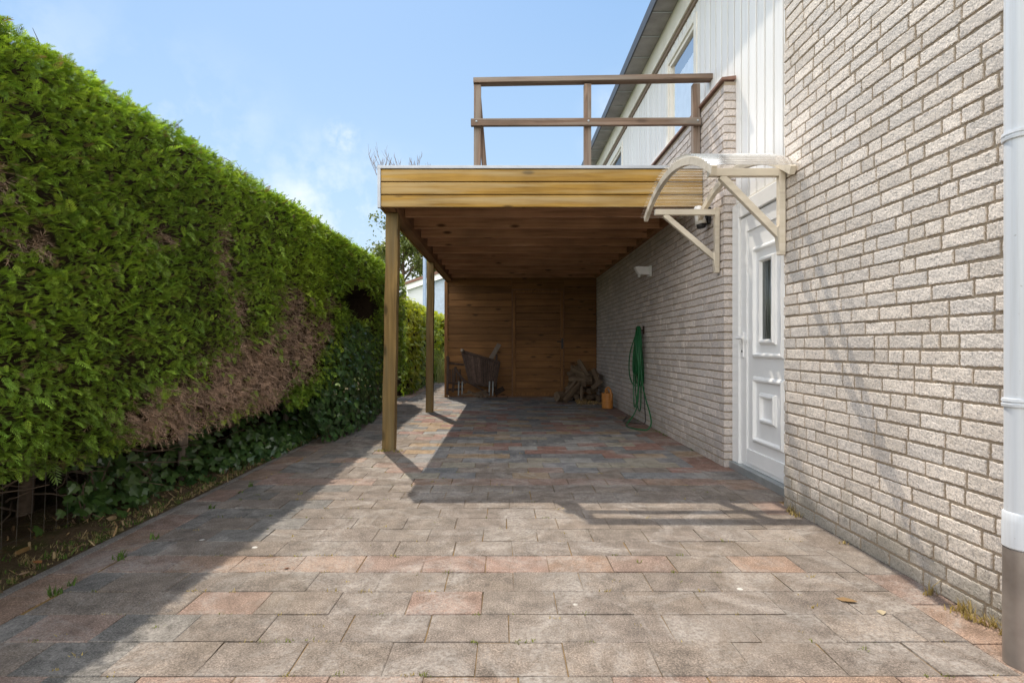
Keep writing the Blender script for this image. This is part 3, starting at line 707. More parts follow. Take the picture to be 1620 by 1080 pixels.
pts = [(xh-.02, 7.5, 1.31), (xh-.03, 7.44, 1.1), (xh-.03, 7.40, .8), (xh-.03, 7.33, .55), (xh-.03, 7.15, .36), (xh-.03, 6.95, .20), (xh-.04, 6.86, .09), (xh-.09, 6.84, .02), (xh-.17, 6.90, .012), (xh-.25, 7.06, .012), (xh-.26, 7.25, .013), (xh-.20, 7.40, .04), (xh-.10, 7.49, .14), (xh-.05, 7.5, .3), (xh-.03, 7.52, .6), (xh-.03, 7.53, 1.0), (xh-.04, 7.54, 1.29)]
def smoothp(p, n=6):
    p = [Vector(q) for q in p]; out = []
    for i in range(len(p)-1):
        a, b, c, d_ = p[max(i-1, 0)], p[i], p[i+1], p[min(i+2, len(p)-1)]
        for k in range(n):
            t_ = k/n; out.append(.5*((2*b)+(c-a)*t_+(2*a-5*b+4*c-d_)*t_*t_+(3*b-a-3*c+d_)*t_**3))
    out.append(p[-1]); return out
h.tube(smoothp(pts), .0085, 8)
tag(h.build('garden_hose', M['hose'], smooth=True), 'coiled green garden hose hanging on the brick wall with one loop on the paving', 'hose')
c = MB(); c.tube(smoothp([(FX-.05, 8.6, .008), (FX-.09, 8.2, .008), (FX-.2, 7.9, .008), (FX-.24, 7.7, .008), (FX-.12, 7.5, .008), (FX-.03, 7.42, .02), (FX-.025, 7.45, .25), (FX-.025, 7.5, .5)]), .006, 6)
tag(c.build('cable', M['black'], smooth=True), 'thin black cable lying at the foot of the brick wall behind the hose', 'cable')

# watering can
wx, wy = 1.745, 9.35
wc = thing('watering_can', (wx, wy, 0), 'orange plastic watering can standing by the brick wall', 'watering can')
g = MB(); prof = [(.088, .002), (.094, .012)]
for k in range(5): z = .03+k*.045; prof += [(.095, z), (.0925, z+.006), (.0955, z+.014)]
prof += [(.096, .25), (.092, .262), (.075, .266), (.074, .255), (.03, .24)]
g.lathe(prof, (wx, wy, 0), 32); g.build('can_body', M['can'], wc, smooth=True)
g = MB(); g.tube(smoothp([(wx-.03, wy+.02, .25), (wx-.02, wy+.0, .33), (wx+.015, wy-.03, .355), (wx+.04, wy-.08, .31), (wx+.045, wy-.12, .2), (wx+.035, wy-.10, .12)]), .016, 10); g.build('handle', M['can'], wc, smooth=True)
g = MB(); g.tube(smoothp([(wx+.04, wy+.08, .07), (wx+.05, wy+.16, .16), (wx+.05, wy+.25, .29)]), .017, 10); g.build('spout', M['can'], wc, smooth=True)

# ------------------------------------------------------------------ log pile
def split_log(L, r, seed):
    q = random.Random(seed); m = MB(); n = 7; k = q.choice((3, 4, 4, 5)); segs = 6; vs = []; fs = []
    base = sorted(q.uniform(0, 2*math.pi) for _ in range(n)) if False else [2*math.pi*i/n+q.uniform(-.25, .25) for i in range(n)]
    rad = [r*q.uniform(.62, 1.1) for _ in range(n)]
    for i in range(segs+1):
        x = -L/2+L*i/segs
        for a, rr in zip(base, rad):
            f = 1+q.uniform(-.05, .05); vs.append((x+(q.uniform(-.012, .012) if i in (0, segs) else 0), rr*f*math.cos(a), rr*f*math.sin(a)))
    for i in range(segs):
        for j in range(n): fs.append((i*n+j, i*n+(j+1) % n, (i+1)*n+(j+1) % n, (i+1)*n+j))
    fs += [tuple(range(n)), tuple(segs*n+j for j in range(n))]
    return m.add(vs, fs)
LG = 'logs in the firewood pile'
special = [  # p0, p1, radius, label
    ((.97, 10.28, .11), (1.10, 10.42, .11), .095, 'short dark log standing end on at the left end of the firewood pile'),
    ((1.10, 10.1, .05), (1.42, 10.5, .33), .052, 'pale split plank leaning at the lower left of the firewood pile'),
    ((1.30, 10.70, .62), (1.66, 10.6, .44), .055, 'pale split log slanting down across the middle of the firewood pile'),
    ((1.44, 10.6, .78), (1.60, 10.5, .50), .055, 'light split log leaning steeply at the top of the firewood pile'),
    ((1.26, 10.75, .40), (1.70, 10.6, .40), .07, 'thick dark log lying level across the middle of the firewood pile'),
    ((1.66, 10.4, .26), (1.82, 10.3, .40), .05, 'pale chunk of log poking up just above the watering can'),
    ((1.42, 10.15, .06), (1.44, 10.25, .32), .03, 'thin pale stick of firewood standing upright before the pile'),
    ((1.12, 10.4, .12), (1.36, 10.5, .40), .04, 'thin grey branch leaning behind the slanting plank of the pile'),
    ((1.70, 10.55, .62), (1.80, 10.4, .32), .05, 'long dark log leaning against the brick wall in the pile'),
]
for i, (p0, p1, r, lb) in enumerate(special):
    p0, p1 = Vector(p0), Vector(p1); d_ = p1-p0
    o = split_log(d_.length, r, i).build('log', M['log'], None); o.location = (p0+p1)/2; o.rotation_mode = 'QUATERNION'
    o.rotation_quaternion = Vector((1, 0, 0)).rotation_difference(d_.normalized()); tag(o, lb, 'log', LG)
q = random.Random(5)
for i in range(26):
    lvl = i//6; x = 1.26+(i % 6)*.10+lvl*.03+q.uniform(-.03, .03); y_ = 10.85+q.uniform(-.1, .12)-(.1 if lvl < 2 else 0); z = .07+lvl*.14+q.uniform(-.01, .01)
    if x > 1.82: x = 1.80
    o = split_log(q.uniform(.3, .42), q.uniform(.055, .075), 50+i).build('log', M['log'], None); o.location = (x, y_, z)
    o.rotation_euler = (q.uniform(0, 6), q.uniform(-.15, .15), R(90)+q.uniform(-.35, .35)); tag(o, 'dark split log stacked at the back of the firewood pile', 'log', LG)
V = []; F = []; Cc = []
for k in range(420):
    x = 1.22+abs(rng.normal(0, .2))+.1; y_ = 10.15+rng.normal(0, .14); x = min(x, 1.83)
    z = .008+.05*max(0, 1-abs(x-1.45)/.3)*max(0, 1-abs(y_-10.25)/.25)
    a = rng.uniform(0, 6.28); L = rng.uniform(.015, .05); w = rng.uniform(.006, .015); dz = rng.normal(0, .01)
    ca, sa = math.cos(a), math.sin(a); b = len(V)
    for s, t_ in ((-1, -1), (1, -1), (1, 1), (-1, 1)): V.append((x+ca*L*s/2-sa*w*t_/2, y_+sa*L*s/2+ca*w*t_/2, z+dz*s+.004*t_+.012))
    F.append((b, b+1, b+2, b+3)); cc = np.array((.42, .29, .14))*rng.uniform(.35, 1.4); Cc += [cc]*4
o = np_mesh('wood_chips', V, F, M['dead'], colors=np.array(Cc)); tag(o, 'scattered wood chips and bark in front of the firewood pile', 'wood chips', kind='stuff')

# ------------------------------------------------------------------ folded garden chairs and scrap wood by the shed
YCh = 11.0
def at(px, py, Y): return Vector(((px-798)/872*Y, Y, 1.05-(py-548)/872*Y))
ch = thing('folding_chair', tuple(at(757, 627, YCh)*1), 'dark slatted folding garden chair tipped on its side against the shed', 'chair')
TL, TR, BR, BL = at(731, 555, 11.18), at(790, 573, 11.12), at(781, 612, 10.86), at(744, 606, 10.86)
m = MB(); ns = 15
for k in range(ns):
    f0 = (k+.5)/ns; a = TL.lerp(TR, .03+.94*f0); b = BL.lerp(BR, .02+.96*f0)
    m.bar(a, b, .044, .014, (0, -1, .3), .026)
m.build('slats', M['teak'], ch)
for a, b, w in ((TL+Vector((-.02, 0, .0)), TR, .05), (TR, BR+Vector((.02, 0, 0)), .045), (BL, BR, .04), (TL, BL, .045)):
    g = MB(); g.bar(a+Vector((0, -.014, 0)), b+Vector((0, -.014, 0)), w, .03, (0, -1, .3)); g.build('frame', M['teak'], ch, bevel=.004)
g = MB(); g.lathe([(.0, 0), (.035, .006), (.035, .05), (.02, .062)], TL+Vector((.0, -.03, -.02)), 14, (.3, -.2, 1)); g.build('frame_knob', M['teak_grey'], ch, smooth=True)
for px in (726, 731.5, 774.5, 780):
    g = MB(); g.bar(at(px, 603, 10.86), at(px-.6, 626, 10.80), .03, .03, (0, 1, 0)); g.build('metal_leg', M['leg_metal'], ch, bevel=.006)
g = MB(); g.bar(at(719, 582, 10.9), at(737, 606, 10.78), .045, .025, (0, 1, 0)); g.build('arm', M['teak'], ch, bevel=.003)
g = MB(); g.bar(at(737, 603, 10.80), at(774, 622, 10.72), .03, .03, (0, 1, 0)); g.build('stretcher', M['teak'], ch, bevel=.003)
c2 = thing('folding_chair', (-1.05, 11.25, 0), 'folded dark garden chair standing at the left corner of the shed', 'chair')
g = MB(); g.bar(at(709, 566, 11.2), at(707.5, 624, 11.05), .05, .03, (0, 1, 0)); g.build('frame', M['teak'], c2, bevel=.004)
g = MB(); g.bar(at(721, 580, 11.3), at(716, 620, 11.2), .05, .03, (0, 1, 0)); g.build('frame', M['teak'], c2, bevel=.004)
for (y0, y1) in ((574, 577), (605, 608), (616, 615)):
    g = MB(); g.bar(at(708, y0, 11.2), at(734, y1, 11.25), .045, .02, (0, -1, 0)); g.build('slat', M['teak'], c2, bevel=.003)
g = MB(); m = g
for k in range(5): m.bar(at(712+k*4, 584, 11.32), at(712+k*4, 604, 11.3), .03, .012, (0, -1, 0))
m.build('backrest', M['teak'], c2)
g = MB(); g.prism([(.0, 0), (.05, .0), (.07, .05), (.03, .1), (0, .08)], 1, 0, .03); g.v = [tuple(Vector(p)+at(706, 570, 11.1)) for p in g.v]; g.build('arm', M['teak'], c2, bevel=.003)
def plank(p0, p1, w, h, mat, lb, nm='plank', gr='loose timber by the shed'):
    m = MB(); c0 = (Vector(p0)+Vector(p1))/2; d_ = (Vector(p1)-Vector(p0)); 
    m.bar(-d_/2, d_/2, w, h, (0, -1, 0)); o = m.build(nm, mat, bevel=.003); o.location = c0; return tag(o, lb, nm, gr)
plank(at(772, 575, 11.30), at(790, 544, 11.34), .09, .022, M['teak_grey'], 'grey weathered plank leaning above the tipped slatted chair')
plank(at(785.5, 560, 11.33), at(784.5, 624, 11.24), .045, .03, M['teak'], 'upright brown batten at the right side of the tipped chair')
plank(at(797, 614, 11.36), at(783, 622, 11.3), .1, .02, M['teak'], 'short dark board lying right of the tipped chair')
for i, (a, b, w, lb) in enumerate((((729, 625.5), (748, 621), .04, 'thin brown stick lying left in the scrap before the chair'), ((740, 619), (759, 627), .055, 'lightest brown split stick lying in the middle of the scrap wood'),
                         ((748, 624), (770, 618), .04, 'dark stick lying crosswise behind the light stick'), ((765, 621), (772, 627), .06, 'short brown chunk lying at the right of the scrap wood'), ((758, 622), (764, 627), .045, 'small end piece between the light stick and the brown chunk'))):
    plank(at(*a, 10.62+.02*i), at(*b, 10.52+.03*i), w, .03, M['log'], lb, 'stick', 'scrap sticks before the chair')

# ------------------------------------------------------------------ foliage builders
def frond(pairs, wid, droop=0.):
    q = []
    def dia(p, tip, w, z0=0, z1=0):
        p = np.array(p); tip = np.array(tip); d = tip-p; nrm = np.array((-d[1], d[0]))/max(1e-6, np.linalg.norm(d)); mid = p+d*.5
        q.append([(p[0], p[1], z0), (mid[0]+nrm[0]*w, mid[1]+nrm[1]*w, (z0+z1)/2+.01), (tip[0], tip[1], z1), (mid[0]-nrm[0]*w, mid[1]-nrm[1]*w, (z0+z1)/2+.01)])
    for i in range(pairs):
        a = .08+.72*i/max(1, pairs-1); s = (.42*(1-a*.65))
        for sg in (-1, 1):
            dia((a, 0), (a+s*.85, sg*s*.75), wid*(1-a*.4), -droop*a*a, -droop*(a+s*.6)**2)
    dia((0, 0), (.6, 0), wid*.7, 0, -droop*.36); dia((.55, 0), (1.05, 0), wid, -droop*.3, -droop*1.1)
    return np.array(q)          # (Q,4,3)
def scatter(T, P, dirs, nors, size, colr):
    """instances of template T baked into one mesh"""
    d = dirs/np.linalg.norm(dirs, axis=1, keepdims=True); s = np.cross(nors, d); s /= np.linalg.norm(s, axis=1, keepdims=True)+1e-9; nn = np.cross(d, s)
    Q = T.reshape(-1, 3)
    V = P[:, None, :]+size[:, None, None]*(Q[None, :, 0:1]*d[:, None, :]+Q[None, :, 1:2]*s[:, None, :]+Q[None, :, 2:3]*nn[:, None, :])
    k = len(Q); V = V.reshape(-1, 3); F = np.arange(len(V)).reshape(-1, T.shape[1]); C = np.repeat(colr, k, axis=0)
    return V, F, C
def joinm(parts):
    V = np.concatenate([p[0] for p in parts]); C = np.concatenate([p[2] for p in parts]); F = []; o = 0
    for p in parts: F.append(p[1]+o); o += len(p[0])
    return V, np.concatenate(F), C

# ------------------------------------------------------------------ conifer hedge
HY0, HY1 = .3, 10.5
def top_h(y): return 2.292+.0085*min(y, 9)+.018*mnoise.noise(Vector((y*.9, 3.3, 0)))
def face_x(y, z):
    h = top_h(y); b = -1.89
    b += -.05*max(0, (z-(h-.25))/.25)**2                               # rounded shoulder
    b += -.10*max(0, (.75-z)/.3)**1.5 if z < .75 else 0
    b += .028*mnoise.noise(Vector((y*1.6, z*1.6, 1)))+.022*mnoise.noise(Vector((y*5, z*5, 2)))
    return b
def dead(y, z):
    n = .35*mnoise.noise(Vector((y*2.5, z*2.5, 9)))+.55*mnoise.noise(Vector((y*8, z*8, 4)))+random.gauss(0, .12)
    v = -9
    for (cy, cz, ry, rz) in ((3.65, .66, .85, .28), (4.35, .82, 1.0, .36), (5.15, 1.05, .75, .42), (5.0, 1.45, .35, .22), (3.78, 1.62, .13, .30), (4.0, 1.3, .15, .2), (2.06, 1.68, .10, .13), (2.26, 1.48, .13, .07), (5.9, 1.2, .3, .3), (2.9, .68, .25, .10), (3.1, 1.66, .16, .06), (6.1, 1.55, .2, .12)):
        v = max(v, 1-((y-cy)/(ry*.93))**2-((z-cz)/(rz*.93))**2)
    return v+n*1.15+random.gauss(0, .2) > .28
def hole(y, z): return ((y-7.35)/.85)**2+((z-1.62)/.24)**2 < 1+.5*mnoise.noise(Vector((y*4, z*4, 7)))
def ivyzone(y, z): return ((y-7.4)/1.75)**2+((z-.55)/.85)**2 < 1+.4*mnoise.noise(Vector((y*3, z*3, 17))) and z < 1.36
hedge = thing('conifer_hedge', (-2.4, 5.4, 0), 'tall clipped green conifer hedge with brown dead patches along the left of the drive', 'hedge')
T7, T4 = frond(6, .042, .15), frond(4, .065, .15); TD = frond(4, .020, .3)
live = {0: [], 1: []}; deadl = []
def emit(y, z, x, nrm, near, szk=1.):
    isd = dead(y, z) and x > -2.2
    j = Vector((random.gauss(0, 1), random.gauss(0, 1), random.gauss(0, 1)))
    if isd:
        d_ = Vector(nrm)*.55+j*.45+Vector((0, 0, -.22)); sz = random.uniform(.05, .10)
        b = random.uniform(.4, 1.4); deadl.append(((x-.05, y, z), d_, Vector(nrm)+j*.6, sz, (.47*b, .325*b, .235*b)))
        return
    d_ = Vector(nrm)*.6+j*.58+Vector((0, 0, .22 if z > 1.0 else -.05)); sz = (random.uniform(.032, .062) if near else random.uniform(.045, .08))*szk*(1.7 if random.random() < .05 else 1)
    cl_ = mnoise.noise(Vector((y*1.3, z*1.3, 21)))+.6*mnoise.noise(Vector((y*4.5, z*4.5, 31))); b = 1+.25*cl_+random.gauss(0, .32)
    yel = max(0, min(1, .35+.55*mnoise.noise(Vector((y*.8, z*.9, 40)))+random.gauss(0, .22)))
    c_ = np.array((.165, .28, .036))*(1-yel)+np.array((.35, .45, .05))*yel
    if random.random() < .035: c_ = np.array((.20, .14, .07))
    live[0 if near else 1].append(((x, y, z), d_, Vector((0, 0, 1))+j*.55+Vector(nrm)*.3, sz, tuple(c_*max(.35, b))))
y = HY0
random.seed(11)
def face_pts(y0, y1, dens):
    n = int((y1-y0)*1.85*dens)
    for _ in range(n):
        yy = random.uniform(y0, y1); z = random.uniform(.52+.08*mnoise.noise(Vector((yy*2.2, 0, 50))), top_h(yy))
        if hole(yy, z): continue
        if mnoise.noise(Vector((yy*10, z*13, 77))) < -.30 and random.random() < .8: continue
        if ivyzone(yy, z) and random.random() < .75: continue
        emit(yy, z, face_x(yy, z)-max(0, random.gauss(.015, .045)), (1, 0, 0), yy < 4.6)
face_pts(HY0, 1.6, 600); face_pts(1.6, 3.2, 4600); face_pts(3.2, 4.6, 3700); face_pts(4.6, 7, 2300); face_pts(7, HY1, 1700)
for _ in range(13000):       # top, densest along the near edge
    yy = HY0+(HY1-HY0)*random.random()**1.25; x = -1.93-abs(random.gauss(0, .22))
    h_ = top_h(yy); emit(yy, h_-.03+random.gauss(0, .008), x, (.35, 0, .55), yy < 4.6, 1.0 if random.random() < .95 else 1.25)
for _ in range(1500):       # far end of the hedge and the underside
    if random.random() < .5: yy = HY1; emit(HY1+random.gauss(0, .03), random.uniform(.05, 2.3), random.uniform(-2.9, -1.9), (.2, 1, 0), False)
    else:
        yy = random.uniform(HY0, 7.0); emit(yy, random.uniform(.53, .62), -1.95-random.random()*.5, (.5, 0, -.3), yy < 4.6)
for _ in range(700):        # near end
    emit(HY0, random.uniform(.4, 2.2), random.uniform(-2.9, -1.95), (.2, -1, 0), False)
def bake(lst, T):
    a = [np.array([tuple(e[i]) for e in lst]) for i in (0, 1, 2)]
    return scatter(T, a[0], a[1], a[2], np.array([e[3] for e in lst]), np.array([e[4] for e in lst]))
V, F, C_ = joinm([bake(live[0], T7), bake(live[1], T4)]); np_mesh('foliage', V, F, M['spray'], hedge, C_)
V, F, C_ = bake(deadl, TD); dobj = np_mesh('dead_foliage', V, F, M['dead'], hedge, C_); dobj['label'] = 'bare brown dead patches low in the hedge'
# twiggy core
ny, pr = 120, []
V = []; F = []
prof = lambda y: [(-3.35, .0), (-3.2, .35), (-2.3, .60), (-2.04, .72), (-2.0, 1.0), (-2.0, 1.3), (-2.0, 1.6), (-1.99, 1.9), (-1.985, top_h(y)-.10), (-2.0, top_h(y)-.035), (-3.2, top_h(y)-.03), (-3.5, 1.2), (-3.5, .0)]
m_ = 13
for j in range(ny+1):
    y = HY0+.06+(HY1-HY0-.12)*j/ny
    for (x, z) in prof(y):
        n_ = mnoise.noise(Vector((y*4, z*4, x*4)))
        hx = -.62 if (-2.2 < x and hole(y, z)) else 0
        V.append((x+.045*n_+hx, y, z+(.015*n_ if z > .1 else 0)))
for j in range(ny):
    for i in range(m_): a, b = j*m_+i, j*m_+(i+1) % m_; F.append((a, b, b+m_, a+m_))
np_mesh('twigs', V, F, M['twigs'], hedge)
for k in (0, ny*m_):
    g = MB(); g.add([V[k+i] for i in range(m_)], [tuple(range(m_))]); g.build('twig_end', M['twigs'], hedge)
random.seed(3)
for yy in (1.0, 1.55, 2.05, 2.35, 2.9, 3.35, 3.95, 4.5, 5.1, 5.8):
    x = -2.85+random.uniform(-.1, .1); g = MB()
    g.tube(smoothp([(x, yy, -.02), (x+random.uniform(-.03, .03), yy+.02, .3), (x+.02, yy+random.uniform(-.06, .06), .7)], 4), [.05, .045, .042, .04, .038, .036, .034, .032, .03], 9)
    g.build('trunk', M['bark'], hedge, smooth=True)
g = MB()
for _ in range(170):
    yy = random.uniform(.8, 6.2); p = Vector((-2.75+random.uniform(-.15, .15), yy, random.uniform(.15, .6))); pts = [p]
    v_ = Vector((random.uniform(.2, 1), random.uniform(-1, 1), random.uniform(-.45, .5)))
    for _k in range(4): p = p+v_*.10; v_ += Vector((random.uniform(-.3, .2), random.uniform(-.4, .4), random.uniform(-.3, .3))); pts.append(p)
    if max(q.x for q in pts) > -2.1: continue
    g.tube(pts, [.006, .005, .004, .003, .002], 5)
tag(g.build('bare_twigs', M['bark'], hedge, smooth=True), kind='stuff')
# tips that stick up above the clipped top
g = MB(); 
for _ in range(46):
    yy = random.uniform(1.9, 9.5); x = -1.93-random.random()*.12; p = Vector((x, yy, top_h(yy)-.03)); h_ = random.uniform(.04, .11)
    g.tube([p, p+Vector((random.gauss(0, .015), random.gauss(0, .02), h_*.6)), p+Vector((random.gauss(0, .03), random.gauss(0, .05), h_))], [.003, .0025, .001], 4)
tag(g.build('stray_shoots', M['bark'], hedge), kind='stuff')

# wire fence beneath the hedge
wf = thing('wire_fence', (-2.53, 3.0, 0), 'low rusty wire mesh fence on wooden posts under the hedge', 'fence')
g = MB(); yy = .9
while yy < 6.5: g.tube([(-2.53, yy, 0), (-2.53+.01*math.sin(yy*9), yy+.01*math.sin(yy*5), .32), (-2.53, yy+.015, .72)], .0010, 4); yy += .085
for z in (.04, .16, .3, .45, .6):
    g.tube([(-2.532+.006*math.sin(k*1.7), .9+k*.28, z+.006*math.sin(k*2.1)) for k in range(21)], .0009, 4)
g.build('wire_mesh', M['wire'], wf)
for (yy, h_) in ((4.28, .75), (6.3, .7)):
    g = MB(); g.tube([(-2.50, yy, -.03), (-2.495, yy, .3), (-2.50, yy+.01, h_)], [.036, .035, .034], 10); g.build('post', M['teak_grey'], wf, smooth=True)

# ------------------------------------------------------------------ ivy
def ivy_leaf():
    o = [(0, 0), (-.12, -.22), (.02, -.48), (.24, -.34), (.50, -.44), (.60, -.17), (1.0, 0), (.60, .17), (.50, .44), (.24, .34), (.02, .48), (-.12, .22)]
    c = (.28, 0, .0); q = []
    for i in range(0, 12, 2):
        a, b, d_ = o[i], o[(i+1) % 12], o[(i+2) % 12]
        f = lambda p: (p[0], p[1], -.10*abs(p[1])*2-.08*p[0]**2)
        q.append([c, f(a), f(b), f(d_)])
    return np.array(q)
IV = ivy_leaf()
def ivy(pts, cols=((.03, .07, .024), (.065, .135, .036)), smin=.045, smax=.085):
    L = []
    for (p, nrm) in pts:
        j = Vector((random.gauss(0, 1), random.gauss(0, 1), random.gauss(0, 1))); n_ = Vector(nrm)+j*.38
        d_ = Vector((random.gauss(0, .5), random.gauss(0, .7), -.8)); d_ = d_-n_*(d_.dot(n_)/n_.length_squared)
        f = random.random()**1.3; c_ = np.array(cols[0])*(1-f)+np.array(cols[1])*f
        if random.random() < .05: c_ = np.array((.11, .19, .05))
        L.append((p, d_, n_, random.uniform(smin, smax), tuple(c_)))
    return bake(L, IV)
random.seed(21)
pts = []
while len(pts) < 1900:
    yy = random.uniform(5.3, 9.2); z = random.uniform(.02, 1.36)
    if not ivyzone(yy, z): continue
    bulge = .20*math.exp(-((yy-7.0)/1.3)**2)
    pts.append(((face_x(yy, max(z, .6))-.08+bulge*random.uniform(.2, 1)*(1.25-z*.6), yy, z), (1, -.35, .35)))
o = np_mesh('ivy', *ivy(pts)[:2], M['ivy'], None, None) if False else None
V, F, C_ = ivy(pts); o = np_mesh('ivy_bush', V, F, M['ivy'], None, C_); tag(o, 'dark glossy ivy climbing the lower hedge below the dark hollow', 'ivy')
pts = []
for _ in range(1900):
    yy = random.uniform(3.3, 9.6); b0 = -2.24-.20*max(0, min(1, (5.2-yy)/1.2)); x = b0+random.uniform(-.22, .09); z = random.uniform(.02, .24+.16*mnoise.noise(Vector((yy*2, 0, 3))))*max(.3, 1-(x-b0)/.2)
    pts.append(((x, yy, z), (.7, -.4, .7)))
V, F, C_ = ivy(pts, ((.035, .08, .026), (.085, .16, .04))); tag(np_mesh('ivy_ground_cover', V, F, M['ivy'], None, C_), 'ivy creeping along the paving edge at the hedge foot', 'ivy', kind='stuff')
for (x, yy, n, lb) in ((-2.52, 3.32, 46, 'light green young ivy growing through the wire fence nearest the camera'), (-2.48, 3.78, 40, 'light green young ivy beside the wooden fence post under the hedge')):
    g = MB()
    for k in range(5): g.tube([(x, yy, -.01), (x+.03, yy+random.uniform(-.1, .1), .14), (x+.05, yy+random.uniform(-.2, .2), random.uniform(.2, .34))], [.005, .004, .003], 5)
    pl = thing('ivy_plant', (x, yy, 0), lb, 'ivy'); g.build('stem', M['bark'], pl)
    pts = [((x+random.uniform(-.05, .09), yy+random.gauss(0, .115), abs(random.gauss(.15, .08))+.02), (.8, -.4, .5)) for _ in range(n)]
    V, F, C_ = ivy(pts, ((.045, .10, .022), (.10, .18, .045)), .05, .08); np_mesh('leaves', V, F, M['ivy'], pl, C_)

# ------------------------------------------------------------------ small growth, litter
def blades(lst):
    V = []; F = []; Cc = []
    for (x, y_, z, h_, n_, c_) in lst:
        for _ in range(n_):
            a = random.uniform(0, 6.28); l = random.uniform(.1, .9)*h_; b = len(V); w = .0022+.0012*random.random(); hh_ = h_*random.uniform(.5, 1.1)
            ca, sa = math.cos(a), math.sin(a); cc = np.array(c_)*random.uniform(.7, 1.3); ox, oy = random.gauss(0, .012), random.gauss(0, .006)
            for (t_, wk) in ((0, 1), (.5, .8)):
                V.append((x+ox+ca*l*t_**1.6-sa*w*wk, y_+oy+sa*l*t_**1.6+ca*w*wk, z+hh_*t_)); V.append((x+ox+ca*l*t_**1.6+sa*w*wk, y_+oy+sa*l*t_**1.6-ca*w*wk, z+hh_*t_))
            V.append((x+ox+ca*l, y_+oy+sa*l, z+hh_*.93)); V.append((x+ox+ca*l, y_+oy+sa*l, z+hh_*.92))
            F += [(b, b+1, b+3, b+2), (b+2, b+3, b+5, b+4)]; Cc += [cc]*6
    return V, F, np.array(Cc)
random.seed(31)
lst = []
for _ in range(330):     # tufts rooted in the joints between stones
    r_ = int(random.triangular(4, 26, 6)); yy = Y0+r_*D; x = random.uniform(-1.9, 1.6) if random.random() < .55 else random.triangular(-1.9, .3, -1.3)
    if random.random() < .35: yy += random.uniform(0, D); x = bl+.15*((r_ % 2)+2*random.randint(0, 11))
    if yy > 6.5 and x > -.6: continue
    dry = random.random() < .55
    lst.append((x, yy, -.008, random.uniform(.008, .024), random.randint(4, 11), (.36, .28, .11) if dry else (.17, .19, .05)))
for _ in range(26): lst.append((1.835-random.random()*.05, random.uniform(1.9, 3.6) if random.random() < .4 else random.gauss(2.05, .12), 0, random.uniform(.02, .07), 10, (.34, .26, .11)))
for _ in range(9): lst.append((bl+random.uniform(-.01, .01), random.uniform(2.1, 4.2), -.005, random.uniform(.03, .055), 14, (.10, .17, .035)))
for _ in range(8): lst.append((1.89, random.uniform(4.9, 8), 0, random.uniform(.02, .04), 8, (.12, .16, .05)))
for _ in range(10): lst.append((-1.155+random.uniform(-.12, .12), 5.5+random.uniform(-.03, .05), 0, .03, 9, (.34, .30, .12)))
V, F, C_ = blades(lst); tag(np_mesh('joint_weeds', V, F, M['grass'], None, C_), 'small grass tufts growing in the joints of the paving', 'weeds', kind='stuff')
lst = []
for _ in range(1900):
    yy = random.uniform(1.5, 9.5); x = -2.19-random.random()**1.4*.42; dry = random.random() < .68
    lst.append((x, yy, -.005, random.uniform(.008, .04), 7, (.34, .27, .14) if dry else (.11, .18, .04)))
V, F, C_ = blades(lst); tag(np_mesh('verge_grass', V, F, M['grass'], None, C_), 'mixed dry and green grass along the kerb under the hedge', 'grass', kind='stuff')
V = []; F = []; Cc = []
for _ in range(1500):       # needles, twig bits and crumbled leaves on the soil
    yy = random.uniform(1.4, 8.5); x = -2.13-random.random()**1.2*.75; a = random.uniform(0, 6.28); L_ = random.uniform(.008, .05); w = random.uniform(.002, .012); b = len(V); z = .012+.02*random.random()
    ca, sa = math.cos(a), math.sin(a); t1 = random.uniform(-.01, .02)
    for s_, q_ in ((-1, -1), (1, -1), (1, 1), (-1, 1)): V.append((x+ca*L_*s_/2-sa*w*q_/2, yy+sa*L_*s_/2+ca*w*q_/2, z+t1*s_+.006))
    F.append((b, b+1, b+2, b+3)); cc = np.array(random.choice(((.36, .24, .12), (.28, .18, .10), (.45, .34, .19), (.20, .14, .09), (.14, .20, .05))))*random.uniform(.5, 1.3); Cc += [cc]*4
tag(np_mesh('leaf_litter', V, F, M['dead'], None, np.array(Cc)), 'crumbled leaf and twig litter on the soil along the kerb', 'litter', kind='stuff')
LT = np.array([[(0, 0, 0), (.35, -.3, .05), (.5, 0, .0), (.35, .3, .05)], [(.35, -.3, .05), (.75, -.2, .07), (1.05, 0, .06), (.5, 0, 0)], [(.35, .3, .05), (.5, 0, 0), (1.05, 0, .06), (.75, .2, .07)]])
leaves = [(-2.40, 2.72, .09, (.42, .26, .11), 'largest pale tan dead leaf on the soil beside the kerb'), (-2.25, 2.33, .06, (.55, .30, .03), 'bright yellow fallen leaf on the soil nearest the camera'), (-2.24, 2.27, .08, (.50, .33, .09), 'long straw yellow leaf just in front of the bright yellow leaf'),
          (-2.66, 2.62, .09, (.30, .13, .05), 'rust brown dead leaf at the far left under the hedge'), (-2.19, 2.48, .04, (.40, .27, .18), 'small pinkish dead leaf touching the kerb'), (-2.2, 2.62, .05, (.42, .19, .08), 'small orange brown leaf behind the pinkish one by the kerb'),
          (-2.33, 3.25, .08, (.46, .34, .19), 'pale curled leaf before the light green young ivy'), (-2.50, 2.95, .07, (.24, .15, .07), 'dull brown dead leaf lying deeper under the hedge'), (-2.36, 3.8, .06, (.44, .31, .16), 'tan fallen leaf on the verge beyond the young ivy'),
          (-1.02, 2.62, .025, (.16, .06, .03), 'tiny red brown leaf on the pink row of pavers'), (1.38, 2.30, .07, (.25, .16, .08), 'curled brown leaf on the paving left of the downpipe'), (1.5, 2.2, .05, (.42, .35, .24), 'pale dry scrap of leaf on the paving beside the downpipe')]
